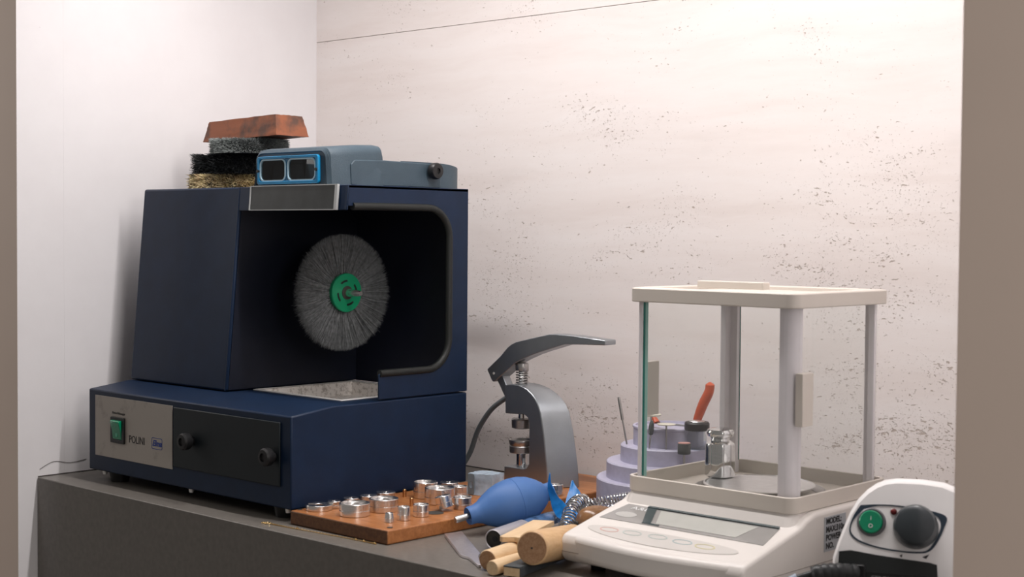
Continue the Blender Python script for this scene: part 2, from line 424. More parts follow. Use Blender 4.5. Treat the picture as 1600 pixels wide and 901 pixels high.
# ------------------------------------------------------------------ the niche
D = 0.58; YF = -0.033
struct('wall_left', bx(B(), -0.12, 0, .05, D, -0.9, 1.06), M['paint'])
bm = B(); bx(bm, -0.12, 1.75, D, D+.03, -0.9, 0.7550); struct('wall_back', bm, M['trav'])
bm = B(); bx(bm, -0.12, 1.75, D, D+.03, 0.7560, 1.06); struct('wall_back_upper', bm, M['trav'])
struct('trim_1', bx(B(), -0.12, 1.75, D+.004, D+.029, .7551, .7559), M['caulk'])
struct('wall_right', bx(B(), 1.603, 1.75, .05, D, -0.9, 1.06), M['paint'])
struct('ceiling', bx(B(), 0.0, 1.603, YF, D, 1.06, 1.10), M['paint'])
for nm, xa, xb, k in (('wall_front_left', -1.2, 0, 1), ('wall_front_right', 1.603, 2.9, -1)):
    o = struct(nm, bx(B(), xa, xb, YF, .0499, -0.9, 1.6), [M['jamb'], M['paint']])
    for f in o.data.polygons:
        if f.normal.x*k > .5: f.material_index = 1      # the reveal is painted white like the niche
struct('wall_front_top', bx(B(), 0, 1.603, YF, .0, 1.101, 1.6), M['jamb'])
struct('floor', bx(B(), -1.2, 2.9, -2.4, D+.03, -0.93, -0.9), M['shelf'])
bm = B(); tube(bm, [(.0008, .002, .0008), (.0008, .3, .0008), (.0008, D-.001, .0008)], .0009, 6)
struct('trim_2', bm, M['caulk'])
bm = B(); tube(bm, [(.001, D-.001, .0008), (.8, D-.001, .0008), (1.6, D-.001, .0008)], .001, 6)
struct('trim_3', bm, M['caulk'])
# hairline crack in the plaster above the worktop
bm = B(); tube(bm, smooth_path([(.0004, .005, .012), (.0004, .03, .022), (.0004, .06, .017), (.0004, .09, .02)], 5), .0005, 4)
struct('trim_4', bm, M['caulk'])

o = obj('stone_shelf', bx(B(), .0015, 1.6015, 0, D-.001, -.165, 0), M['shelf'], bev=.0015, loc=(.8, .29, 0))
tag(o, 'thick grey-brown stone shelf running across the niche under everything', 'shelf')

# ------------------------------------------------------------------ polishing machine
pm = thing('polishing_machine', 'dark navy metal polishing machine with open hood and round brush wheel', 'polishing machine', (.33, .22, 0))
x0, x1 = .0745, .588
TX0, TX1, TY0, TY1 = .344, .545, .1765, .372
bm = B()
prof = [(.05, .017), (.05, .146), (.1245, .155), (.393, .155), (.393, .017)]
A = [bm.verts.new((x0, *q)) for q in prof]; Bv = [bm.verts.new((x1, *q)) for q in prof]
bm.faces.new(A); bm.faces.new(Bv[::-1])
for i in (0, 1, 3, 4):
    j = (i+1) % 5; bm.faces.new([A[i], A[j], Bv[j], Bv[i]])
h = [bm.verts.new((a, b, .155)) for a, b in ((TX0, TY0), (TX1, TY0), (TX1, TY1), (TX0, TY1))]
bm.faces.new([A[2], Bv[2], h[1], h[0]]); bm.faces.new([Bv[2], Bv[3], h[2], h[1]]); bm.faces.new([Bv[3], A[3], h[3], h[2]]); bm.faces.new([A[3], A[2], h[0], h[3]])
hb = [bm.verts.new((a, b, .120)) for a, b in ((TX0, TY0), (TX1, TY0), (TX1, TY1), (TX0, TY1))]
for i in range(4): bm.faces.new([h[i], h[(i+1) % 4], hb[(i+1) % 4], hb[i]])
bm.faces.new(hb)
base = obj('base_cabinet', bm, M['navy'], pm, bev=.0022)
# motor housing with leaning front
mh = obj('motor_housing', prism(B(), [(.1245, .1565), (.1515, .467), (.393, .467), (.393, .1565)], 'x', .0775, .337), M['navy'], pm, bev=.003)
# added dark sheet for the cavity's shade, then seam between housing and hood
obj('hood_shade_sheet', prism(B(), [(.1290, .158), (.1555, .461), (.3855, .461), (.3855, .158)], 'x', .3372, .3382), M['navy_shade'], pm)
bm = B(); prism(bm, [(.1240, .157), (.1510, .467), (.1525, .467), (.1255, .157)], 'x', .3335, .3365); obj('housing_flange', bm, M['navy'], pm, bev=.0005)
obj('hood_back', bx(B(), .337, .585, .386, .393, .1565, .467), M['navy_shade'], pm)
obj('hood_top', prism(B(), [(.1517, .462), (.1522, .467), (.393, .467), (.393, .462)], 'x', .337, .588), M['navy'], pm, bev=.001)
obj('hood_brow', prism(B(), [(.1483, .431), (.1515, .467), (.1545, .467), (.1513, .431)], 'x', .337, .588), M['navy'], pm, bev=.001)
# right side panel with the rounded arm opening
arc = []
for k in range(9):
    t = math.radians(-90+90*k/8); arc.append((.309+.045*math.cos(t), .240+.045*math.sin(t)))
for k in range(9):
    t = math.radians(90*k/8); arc.append((.309+.045*math.cos(t), .392+.045*math.sin(t)))
inner = [(.213, .195)] + arc + [(.1495, .437)]
prof = inner + [(.1525, .467), (.393, .467), (.393, .1575), (.211, .1575), (.211, .193)]
obj('side_panel', prism(B(), prof, 'x', .5855, .588), M['navy'], pm, bev=.0006)
rb = [(.5868, a, b) for a, b in inner[:-1]] + [(.5868, .20, .437), (.5868, .160, .4365)]
obj('rubber_trim', tube(B(), rb, .0055, 12), M['rubber'], pm)
# inner left wall screw and small splash pane bracket
obj('screw', cyl(B(), (.337, .175, .425), (.3385, .175, .425), .005), M['navy_shade'], pm)
# smoked light shield hanging on the brow
X = facing((.4705, .1460, .4495), (1, 0, 0), (0, .0857, .996))
bm = B(); frame_prism(bm, rrect(-.101, .101, -.0185, .0185, .001, 2), rrect(-.0985, .0995-.004, -.0175, .0172, .001, 2), 'z', -.002, .002, X)
sh = obj('light_shield_edge', bm, mat('pale_acrylic_edge', (.42, .43, .43), .3), pm)
bm = B(); bx(bm, -.0985, .0955, -.0175, .0172, -.001, .001, X); obj('light_shield', bm, mat('smoked_shield', (.020, .023, .023), .35, var=.3, vscale=50, bump=.1, bscale=60), pm, bev=0)
# tray
bm = B()
prism(bm, rrect(TX0+.001, TX1-.001, TY0+.001, TY1-.001, .002, 2), 'z', .132, .134)
for a in ((TX0+.0005, TX0+.002, TY0, TY1), (TX1-.002, TX1-.0005, TY0, TY1), (TX0, TX1, TY0+.0005, TY0+.002), (TX0, TX1, TY1-.002, TY1-.0005)): bx(bm, *a, .133, .156)
prism(bm, [(TX1-.002, .155), (TX1-.035, .134), (TX1-.002, .134)], 'y', TY0+.003, TY1-.003)
tr = obj('tray', bm, M['tray'], pm)
bm = B(); frame_prism(bm, rrect(TX0-.004, TX1+.004, TY0-.004, TY1+.004, .003, 3), rrect(TX0+.002, TX1-.002, TY0+.002, TY1-.002, .001, 3), 'z', .1553, .1565); obj('tray_rim', bm, M['tray_rim'], tr)
# front plate with lettering and rocker switch
fp = obj('control_plate', bx(B(), .0955, .3075, .0486, .0499, .0420, .1375), M['alu_panel'], pm)
def fX(x, z, y=.0484): return facing((x, y, z), (1, 0, 0), (0, 0, 1))
text('lettering', 'POLINI', .0165, fX(.2135, .0760), M['ink'], fp, sx=.86)
text('small_lettering', 'Motor/Absauger', .0055, fX(.163, .1135), M['ink'], fp)
bm = B(); frame_prism(bm, rrect(.2535, .2815, .0678, .0852, .003), rrect(.2543, .2807, .0686, .0844, .0024), 'y', .0483, .0486); obj('badge', bm, M['blue_ink'], fp)
text('badge_lettering', 'Elma', .0125, fX(.2675, .0765), M['blue_ink'], fp, shear=.35, bold=.0004)
bm = B(); frame_prism(bm, rrect(.1433, .1814, .0668, .1075, .0015), rrect(.150, .1750, .0725, .1015, .001), 'y', .0455, .0486)
sw = obj('switch', bm, M['black'], fp, bev=.0006)
obj('rocker', prism(B(), [(.049, .072), (.0455, .073), (.0440, .086), (.0400, .1005), (.0415, .1030), (.049, .1030)], 'x', .1500, .1750), M['green_sw'], sw, bev=.0012, seg=3)
bm = B(); bx(bm, .1620, .1630, .0417, .0425, .0925, .0975)
prism(bm, [(.1625+.003*math.cos(t*PI/6), .080+.0035*math.sin(t*PI/6)) for t in range(12)], 'y', .0443, .0447); obj('switch_marks', bm, mat('pale_mark', (.10, .42, .28), .4), sw)
# filter cover with two knobs
fc = obj('filter_cover', bx(B(), .312, .566, .0472, .0500, .047, .1365), M['navy_plate'], pm, bev=.0012)
for kx, kz in ((.360, .0905), (.553, .0885)):
    bm = B(); lathe(bm, [(0, 0), (.007, 0), (.007, .005), (.0115, .006), (.0125, .009), (.0125, .016), (.0105, .019), (.006, .0195), (.006, .017), (0, .017)], (kx, .0470, kz), (0, -1, 0), 28)
    obj('knob', bm, M['black'], fc)
for fx, fy in ((.125, .075), (.545, .075), (.125, .365), (.545, .365)):
    obj('foot', lathe(B(), [(0, .0), (.014, 0), (.017, .017), (0, .017)], (fx, fy, 0.0002)), M['black'], pm)
for fx in (.110, .345, .573):
    obj('screw', lathe(B(), [(0, -.006), (.003, -.006), (.0038, -.003), (.0038, 0), (0, 0)], (fx, .057, .0170), seg=12), M['screw'], pm)
# brush wheel
WX, WY, WZ, WR = .434, .2715, .3065, .0885
wh = obj('brush_wheel', lathe(B(), [(0, -.006), (.028, -.006), (.036, -.002), (.036, .002), (.028, .006), (0, .006)], (WX, WY, WZ), (1, 0, 0), 48), M['black'], pm)
hb_ = lathe(B(), [(.010, .005), (.029, .005), (.0300, .010), (.0300, .0125), (.029, .0135), (.010, .0135)], (WX, WY, WZ), (1, 0, 0), 40)
hub = obj('hub', hb_, M['green_hub'], wh)
bm = B()
for a in (20, 110, 200, 290):
    pts = [(.017*math.cos(math.radians(a+t)), .017*math.sin(math.radians(a+t))) for t in range(-22, 23, 6)] + [(.020*math.cos(math.radians(a+t)), .020*math.sin(math.radians(a+t))) for t in range(22, -23, -6)]
    prism(bm, [(WY+q[0], WZ+q[1]) for q in pts], 'x', WX+.0130, WX+.0139)
obj('hub_slots', bm, M['black'], wh)
obj('hub_core', cyl(B(), (WX+.006, WY, WZ), (WX+.0142, WY, WZ), .0105), M['hollow'], wh)
obj('spindle', lathe(B(), [(0, .0), (.0068, .0), (.0066, .018), (.0040, .044), (.0034, .0455), (0, .0455)], (WX, WY, WZ), (1, 0, 0), 20), M['alu'], wh)
obj('motor_shaft', cyl(B(), (.337, WY, WZ), (WX-.006, WY, WZ), .012), M['steel'], wh)
it = []
for k in range(26000):
    a = random.random()*2*PI; x = random.uniform(-.006, .006); r0 = random.uniform(.026, .046)
    rad = Vector((0, math.cos(a), math.sin(a)))
    p = Vector((WX+x, WY, WZ)) + rad*r0
    d = rad + Vector((.05+x*5, 0, 0)) + Vector((random.gauss(0, .045), random.gauss(0, .09), random.gauss(0, .09)))
    it.append((p, d, (WR-r0)*random.uniform(.86, 1.04), .00028, Vector((random.gauss(0, .0008),)*3)))
tag(strands('bristles', it, M['bristle'], wh), 'dense grey radial bristles')

# ------------------------------------------------------------------ magnifying visor on the hood
vz = .4672
vs = thing('magnifying_visor', 'blue-grey head-band magnifying visor with bright blue lens frame on the hood', 'visor', (.46, .28, vz))
def sec(x0_, x1_, zt, r, n=6):
    """open-bottomed arch outline from left foot to right foot"""
    pts = [(x0_-.006, vz+.0005)]
    for k in range(n+1):
        t = math.radians(180-90*k/n); pts.append((x0_+r+r*math.cos(t), zt-r+r*math.sin(t)))
    for k in range(n+1):
        t = math.radians(90-90*k/n); pts.append((x1_-r+r*math.cos(t), zt-r+r*math.sin(t)))
    pts.append((x1_+.003, vz+.0005)); return pts
bm = B(); rows = []
for y, a, b, zt, r in ((.152, .3790, .538, .516, .012), (.156, .3745, .544, .5205, .014), (.17, .373, .549, .523, .014), (.20, .372, .5515, .5255, .013), (.235, .372, .553, .5270, .012), (.245, .373, .5525, .5262, .012), (.249, .376, .550, .520, .012)):
    rows.append([bm.verts.new((p[0], y, p[1])) for p in sec(a, b, zt, r)])
for a, b in zip(rows, rows[1:]):
    for i in range(len(a)-1): bm.faces.new([a[i], a[i+1], b[i+1], b[i]])
vshell = obj('shell', bm, M['visor'], vs)
so = vshell.modifiers.new('solid', 'SOLIDIFY'); so.thickness = .0025; so.offset = 0
# front bulkhead around the lens plate
outl = sec(.3790, .538, .516, .012)
out2 = [(q[0]+(.001 if q[0] < .45 else -.001), q[1]) for q in outl]
LX0, LX1, LZ0, LZ1 = .383, .5255, .4700, .5115
bm = B()
o1 = rrect(.374, .543, vz+.0006, .5165, .011); i1 = rrect(LX0+.003, LX1-.003, LZ0+.003, LZ1-.003, .004)
frame_prism(bm, o1, i1, 'y', .1530, .1550); obj('front_plate', bm, M['visor'], vs)
bm = B(); frame_prism(bm, rrect(LX0, LX1, LZ0, LZ1, .005), rrect(LX0+.0055, LX1-.0055, LZ0+.0045, LZ1-.004, .004), 'y', .1475, .1535)
lf = obj('lens_frame', bm, M['blue_frame'], vs, bev=.0008)
tag(lf, 'bright blue plastic lens frame')
lenses = ((.3905, .4495), (.4560, .5180))
bm = B()
o_ = rrect(LX0+.005, (lenses[0][1]+lenses[1][0])/2, LZ0+.004, LZ1-.0035, .002); i_ = rrect(lenses[0][0], lenses[0][1], .4755, .5060, .008); frame_prism(bm, o_, i_, 'y', .1495, .1525)
o_ = rrect((lenses[0][1]+lenses[1][0])/2, LX1-.005, LZ0+.004, LZ1-.0035, .002); i_ = rrect(lenses[1][0], lenses[1][1], .4755, .5060, .008); frame_prism(bm, o_, i_, 'y', .1495, .1525)
obj('lens_mount', bm, mat('blue_mount', (.02, .17, .34), .25, coat=.4), lf)
for a, b in lenses:
    bm = B(); frame_prism(bm, rrect(a-.0012, b+.0012, .4743, .5072, .009), rrect(a+.0008, b-.0008, .4763, .5052, .0075), 'y', .1480, .1515); obj('lens_rim', bm, M['pale_rim'], lf)
    bm = B(); prism(bm, rrect(a, b, .4755, .5060, .008), 'y', .1500, .1512); obj('lens', bm, M['lens'], lf)
for x in (.3865, .5225): obj('lens_screw', cyl(B(), (x, .1480, .490), (x, .1455, .490), .0024, .0024, 14), M['black'], lf)
# side arms and head band
for sx in (.552, .3730):
    s = 1 if sx > .46 else -1
    pts = [(.185, vz+.001), (.185, .498), (.192, .5045), (.250, .506), (.362, .504), (.362, .501), (.366, vz+.012), (.366, vz+.001)]
    obj('side_arm', prism(B(), pts, 'x', sx, sx+.0035*s), M['visor'], vs, bev=.0015, seg=3)
    kb = lathe(B(), [(0, 0), (.006, 0), (.006, .004), (.0115, .004), (.0125, .006), (.0125, .013), (.011, .0155), (.0045, .016), (.0045, .0135), (0, .0135)], (sx+.0035*s, .345, .4935), (s, 0, 0), 28)
    obj('adjusting_knob', kb, M['black'], vs)
bm = B(); ring = []
for k in range(0, 41):
    t = math.radians(-8+196*k/40)
    zt = .5065 - .010*max(0, math.sin(t))**1.5; zb = vz+.001+.001*max(0, math.sin(t))
    c2, s2 = math.copysign(abs(math.cos(t))**.5, math.cos(t)), math.copysign(abs(math.sin(t))**.5, math.sin(t)); X_ = .4625+.0915*c2; Y_ = .325+.110*s2
    ring.append([bm.verts.new((X_, Y_, zb)), bm.verts.new((X_, Y_, zt)), bm.verts.new((.4625+.0895*c2, .325+.108*s2, zt)), bm.verts.new((.4625+.0895*c2, .325+.108*s2, zb))])
for a, b in zip(ring, ring[1:]):
    for i in range(4): bm.faces.new([a[i], a[(i+1) % 4], b[(i+1) % 4], b[i]])
bm.faces.new(ring[0]); bm.faces.new(ring[-1][::-1])
obj('head_band', bm, M['visor'], vs)
bm = B(); bx(bm, -.012, .012, -.002, .002, -.004, .004, Matrix.Translation((.440, .4350, .4985))); obj('band_clip', bm, mat('brown_clip', (.09, .07, .07), .5), vs)

# ------------------------------------------------------------------ stack of buffs and compound bar
def fuzzy(name, label, cx, cy, z0, R, H, m, core, n, ln, spread, wd=.0004, mixm=None, group='buffing wheels stacked on the machine', lump=.06, seed=1):
    random.seed(seed)
    t = thing(name, label, 'buffing wheel', (cx, cy, z0), 0, group)
    ph = [random.random()*6 for _ in range(4)]
    def rad(a): return R*(1+lump*math.sin(3*a+ph[0])+lump*.6*math.sin(5*a+ph[1])+lump*.4*math.sin(9*a+ph[2]))
    bm = B(); seg = 60; prof = [(.0, 0), (.9, 0), (.97, .22), (1, .5), (.97, .78), (.9, 1), (0, 1)]; rings = []
    for r, h_ in prof:
        if r == 0: rings.append([bm.verts.new((cx, cy, z0+h_*H))]); continue
        rings.append([bm.verts.new((cx+rad(2*PI*k/seg)*r*math.cos(2*PI*k/seg), cy+rad(2*PI*k/seg)*r*math.sin(2*PI*k/seg), z0+h_*H)) for k in range(seg)])
    for a, b in zip(rings, rings[1:]):
        for k in range(seg):
            k2 = (k+1) % seg
            if len(a) == 1: bm.faces.new([a[0], b[k], b[k2]])
            elif len(b) == 1: bm.faces.new([a[k], b[0], a[k2]])
            else: bm.faces.new([a[k], b[k], b[k2], a[k2]])
    bmesh.ops.scale(bm, verts=bm.verts[:], vec=(.96, .96, 1), space=Matrix.Translation((-cx, -cy, 0)))
    obj('core', bm, core, t)
    it = []; it2 = []
    for k in range(n):
        a = random.random()*2*PI; hh = random.uniform(.05, .97); rr = rad(a)*random.uniform(.86, .97)
        p = Vector((cx+rr*math.cos(a), cy+rr*math.sin(a), z0+hh*H))
        d = Vector((math.cos(a), math.sin(a), (hh-.5)*.7)) + Vector((random.gauss(0, spread), random.gauss(0, spread), random.gauss(0, spread)))
        L_ = ln*random.uniform(.5, 1.15)
        lim = (z0+.0004, z0+H+.0012); tz = p.z+d.normalized().z*L_
        if tz < lim[0] or tz > lim[1]: d.z = (max(lim[0], min(lim[1], tz))-p.z)/L_*Vector((d.x, d.y, 0)).length
        e = (p, d, L_, wd, Vector((0, 0, 0)))
        (it2 if mixm and math.sin(a*11+ph[3])+random.gauss(0, .7) > 1.25 else it).append(e)
    strands('fringe', it, m, t)
    if it2: strands('dark_fringe', it2, mixm, t)
    return t
fuzzy('buffing_wheel', 'cream and brown shaggy buffing wheel, lowest of the stack on the machine', .164, .272, .4674, .068, .024, M['fur_y'], mat('cream_core', (.35, .24, .12), .8), 6500, .0135, .42, .0006, M['fur_k'], seed=3)
fuzzy('buffing_wheel', 'shaggy black buffing wheel between the cream one and the grey brush', .170, .272, .4922, .068, .032, M['fur_k'], mat('black_core', (.012, .012, .012), .8), 6500, .0165, .6, .0005, lump=.07, seed=5)
fuzzy('buffing_wheel', 'grey short-bristled round brush directly under the reddish compound bar', .206, .268, .5250, .062, .0245, M['fur_g'], M['fur_k'], 15000, .0070, .12, .00028, lump=.0, seed=9)
# compound bar
bm = B(); L0, W0, H0 = .196, .066, .0335
bot = [(-L0/2, -W0/2), (L0/2, -W0/2), (L0/2, W0/2), (-L0/2, W0/2)]
vb = [bm.verts.new((a, b, 0)) for a, b in bot]; vt = [bm.verts.new((a*(1-.009/(L0/2)), b*(1-.006/(W0/2)), H0)) for a, b in bot]
bm.faces.new(vb[::-1]); bm.faces.new(vt)
for i in range(4): bm.faces.new([vb[i], vb[(i+1) % 4], vt[(i+1) % 4], vt[i]])
bmesh.ops.subdivide_edges(bm, edges=bm.edges[:], cuts=9, use_grid_fill=True)
for v in bm.verts:
    v.co += Vector((random.uniform(-1, 1), random.uniform(-1, 1), random.uniform(-.8, .8)))*.0005
bm.transform(Matrix.Translation((.2105, .276, .5502)) @ Matrix.Rotation(math.radians(0), 4, 'Z') @ Matrix.Rotation(math.radians(-1.5), 4, 'Y'))
o = obj('polishing_compound_bar', bm, M['compound'], loc=(.2105, .276, .5502))
tag(o, 'reddish brown bar of polishing compound lying on top of the brush stack', 'compound bar')

# ------------------------------------------------------------------ wooden die board and the dies
BX0, BX1, BY0, BY1, BZ = .5955, .7925, .0425, .5700, .0190
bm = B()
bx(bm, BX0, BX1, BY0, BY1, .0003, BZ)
bd = obj('die_board', bm, [M['board'], wood('board_end_shade', (.085, .034, .014), (.17, .072, .028), (60, 5, 60), .6)], loc=(.694, .3, 0), bev=.002)  # darker wood on the ends paints in the shade of the front face
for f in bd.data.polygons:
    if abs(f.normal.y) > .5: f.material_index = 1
tag(bd, 'varnished orange-brown wooden board carrying the round metal dies and the press', 'board')
for hx, hy, hr in ((.7797, .0585, .0040), (.6005, .0560, .0030), (.7475, .1700, .0125)):
    hole = obj('peg_hole', lathe(B(), [(0, 0), (hr, 0), (hr, .0004), (0, .0004)], (hx, hy, BZ+.0001), seg=28), M['hollow'], bd)
for px_, py_ in ((.6282, .2253), (.687, .1839)):
    pin = obj('brass_peg', lathe(B(), [(0, 0), (.0028, 0), (.0028, .0105), (.002, .0115), (0, .0115)], (px_, py_, BZ), seg=16), M['brass'], bd)

def die(x, y, r, h_, label, cup=True, taper=0, tilt=None, z=BZ+.0002, tip=False, name='press_die'):
    t = thing(name, label, 'die', (x, y, z), 0, 'round metal dies on the wooden board')
    g = min(.0006, r*.06); m1 = h_*.44
    prof = [(0, 0), (r-g, 0), (r, g), (r*(1-taper*.3), m1-.0005), (r*(1-taper*.3)-.0006, m1), (r*(1-taper*.3), m1+.0005), (r*(1-taper), h_-g), (r*(1-taper)-g, h_)]
    if cup: prof += [(r*(1-taper)*.90, h_), (r*(1-taper)*.86, h_-r*.10), (r*(1-taper)*.80, h_-r*.12), (r*.78, h_-r*.22), (0, h_-r*.25)]
    else: prof += [(r*(1-taper)*.55, h_+.0002), (r*.30, h_-.0004), (r*.2, h_-.0015), (0, h_-.0015)]
    X = Matrix.Translation((x, y, z))
    bm = lathe(B(), prof, (0, 0, 0), seg=44)
    if tilt: X = X @ tilt
    bm.transform(X)
    obj('body', bm, M['alu'], t)
    if tip:
        bm = lathe(B(), [(0, h_-.0015), (r*.16, h_-.0015), (r*.16, h_+.0008), (0, h_+.0012)], (0, 0, 0), seg=16); bm.transform(X); obj('centre_pin', bm, M['chrome'], t)
    return t
die(.6229, .0979, .0095, .0098, 'small low flat die just behind the open C-shaped ring', False, tip=True)
die(.6237, .1279, .0107, .0105, 'second flat-topped small die in the back-left row, behind the first large cup die', False, tip=True)
die(.6313, .1535, .0123, .0118, 'third flat-topped die in the back-left row of the board', False, tip=True)
die(.6333, .1841, .0137, .0131, 'largest flat-topped die, at the far end of the back-left row', False, tip=True)
die(.6832, .0824, .0207, .0170, 'large shallow cup die nearest the front edge of the board', True)
die(.6875, .1314, .0202, .0176, 'large shallow cup die second from the front in the middle row')
die(.7521, .0823, .0064, .0123, 'smallest pointed silver die near the front corner of the board', False, taper=.2, tip=True)
die(.7543, .1064, .0088, .0179, 'narrow tall silver die beside the smallest pointed one', True, taper=.05)
die(.7513, .1409, .0108, .0165, 'medium silver cup die between the narrow die and the tilted one', True)
T_ = Matrix.Translation((0, 0, .0042)) @ Matrix.Rotation(math.radians(-12), 4, 'Y') @ Matrix.Rotation(math.radians(8), 4, 'X')
die(.7450, .1930, .0112, .0165, 'silver die tilted over the open round hole in the board', False, tilt=T_)
die(.7526, .2190, .0135, .0170, 'medium bright cup die next to the blue blower bulb')
die(.6993, .2269, .0214, .0225, 'tallest wide cup die standing behind the tilted die')
die(.6520, .2440, .0172, .0229, 'tall wide-rimmed cup die beside the base of the polishing machine', taper=-.03)
die(.6615, .2830, .0140, .0191, 'dark-topped flat die with bright centre behind the wide cup dies', False, tip=True)
die(.6905, .2760, .0115, .0175, 'pale cup die beside the clear block, behind the tallest cup die')
die(.7712, .3925, .0112, .0159, 'single silver cup die standing in front of the press foot')
# open C shaped ring
t = thing('die_holder_ring', 'flat silver C-shaped ring with a gap, at the left corner of the board', 'ring', (.619, .0745, BZ+.0002))
bm = B(); R_, r_ = .0185, .0060; a0 = math.radians(232); a1 = math.radians(232+322); n = 40
outp = [(.6185+R_*math.cos(a0+(a1-a0)*k/n), .0745+R_*math.sin(a0+(a1-a0)*k/n)) for k in range(n+1)]
inp = [(.6185+r_*math.cos(a1-(a1-a0)*k/n), .0745+r_*math.sin(a1-(a1-a0)*k/n)) for k in range(n+1)]
prism(bm, outp+inp, 'z', BZ+.0002, BZ+.0075); obj('body', bm, M['alu'], t, bev=.0005)

# ------------------------------------------------------------------ case press
pr = thing('case_press', 'grey cast metal hand press with long lever standing at the back of the board', 'press', (.70, .445, BZ))
prof = [(.637, BZ+.0005), (.6372, .0430), (.675, .0430), (.683, .0445), (.6880, .0520), (.6882, .085), (.6882, .1120), (.6850, .1215), (.678, .1258), (.6385, .1245), (.638, .1675),
        (.6450, .1692), (.6527, .1700), (.663, .1698), (.6726, .1682), (.683, .1645), (.6924, .1582), (.700, .151), (.7055, .1432), (.7105, .131), (.7140, .1165), (.7178, .098), (.7206, .0790), (.7240, .054), (.7262, BZ+.0005)]
Y0p, Y1p = .4255, .4655
# back of the casting flares wider than its front face
bm = B(); A = [bm.verts.new((a, Y0p, b)) for a, b in prof]
fl = lambda a, b: (a + (.030*max(0, min(1, (a-.66)/.05))*(1-.25*(b/.17)) if a > .6885 or b > .16 else 0), b)
Bv = [bm.verts.new((*(lambda q: (q[0], Y1p, q[1]))(fl(a, b)),)) for a, b in prof]
bm.faces.new(A); bm.faces.new(Bv[::-1])
for i in range(len(prof)): bm.faces.new([A[i], A[(i+1) % len(prof)], Bv[(i+1) % len(prof)], Bv[i]])
obj('body', bm, M['press'], pr, bev=.0012)
YC = .4455
obj('upper_plunger', cyl(B(), (.6550, YC, .104), (.6550, YC, .1300), .0055), M['chrome'], pr)
die_up = lathe(B(), [(0, 0), (.0125, 0), (.0155, .0015), (.0160, .0135), (.0150, .0150), (.006, .0150), (0, .0150)], (.6550, YC, .1010)); obj('upper_die', die_up, M['steel'], pr)
low = lathe(B(), [(0, 0), (.0180, 0), (.0188, .001), (.0188, .0100), (.0180, .0112), (.0188, .0122), (.0200, .0185), (.0195, .0200), (.0170, .0200), (.016, .017), (0, .017)], (.6550, YC, .0640)); obj('lower_die', low, M['steel'], pr)
obj('lower_post', cyl(B(), (.6555, YC, .0425), (.6555, YC, .0645), .0085), M['chrome'], pr)
obj('screw_cap', lathe(B(), [(0, 0), (.0098, 0), (.0102, .001), (.0102, .0095), (.0092, .0115), (.004, .0125), (0, .0125)], (.6545, YC, .1900)), M['steel'], pr)
bm = lathe(B(), [(0, 0), (.0045, 0), (.0065, .004), (.0050, .008), (0, .009)], (.6545, YC, .2020)); obj('ball_stud', bm, M['steel'], pr)
bm = B(); hl = [(.6545+.0085*math.cos(t), YC+.0085*math.sin(t), .1690+.0215*t/(2*PI*5.5)) for t in [k*2*PI*5.5/110 for k in range(111)]]
tube(bm, hl, .0012, 8); obj('spring', bm, M['steel'], pr)
obj('stem', cyl(B(), (.6545, YC, .166), (.6545, YC, .192), .0048), M['chrome'], pr)
lev = [(.5925, .1868), (.5930, .1895), (.6194, .2103), (.6350, .2250), (.6425, .2300), (.6530, .2345), (.6779, .2402), (.705, .2462), (.7200, .2495), (.7319, .2502), (.7671, .2497), (.8000, .2478), (.8275, .2462), (.8285, .2455), (.8285, .2392), (.8265, .2388), (.7880, .2375), (.7511, .2358), (.7280, .2290), (.7041, .2222), (.6850, .2160), (.6650, .2080), (.6500, .2010), (.6390, .1925), (.6200, .1790), (.6075, .1700), (.6045, .1700), (.6020, .1718)]
lo_ = obj('lever', prism(B(), lev, 'y', YC-.0125, YC+.0125), M['press'], pr, bev=.0012)
obj('pivot_screw', cyl(B(), (.6065, YC-.0130, .1830), (.6065, YC-.0120, .1830), .0020, .002, 14), M['screw'], lo_)
obj('rear_link', prism(B(), [(.6085, .1740), (.6200, .1820), (.6380, .1500), (.6380, .1300)], 'y', YC-.008, YC+.008), M['press'], pr, bev=.001)

# ------------------------------------------------------------------ hose behind machine and press
bm = B(); tube(bm, smooth_path([(.46, .512, .0125), (.480, .512, .040), (.5013, .505, .074), (.520, .502, .0977), (.5413, .500, .1183), (.5652, .500, .1337), (.585, .500, .143), (.610, .505, .148), (.640, .515, .140), (.668, .528, .095), (.672, .54, .0245)], 8), .0042, 12)
o = obj('grey_hose', bm, M['cable'], loc=(.58, .51, 0)); tag(o, 'thin grey hose curving up from behind the machine to behind the press', 'hose')
bm = B(); tube(bm, smooth_path([(.595, .475, .0225), (.605, .478, .0235), (.625, .485, .0225), (.66, .50, .0225), (.70, .52, .0225)], 6), .0032, 10)
o = obj('cable', bm, mat('pale_cable', (.33, .36, .38), .4), loc=(.64, .49, 0)); tag(o, 'short pale grey cable lying on the board behind the press foot', 'cable')

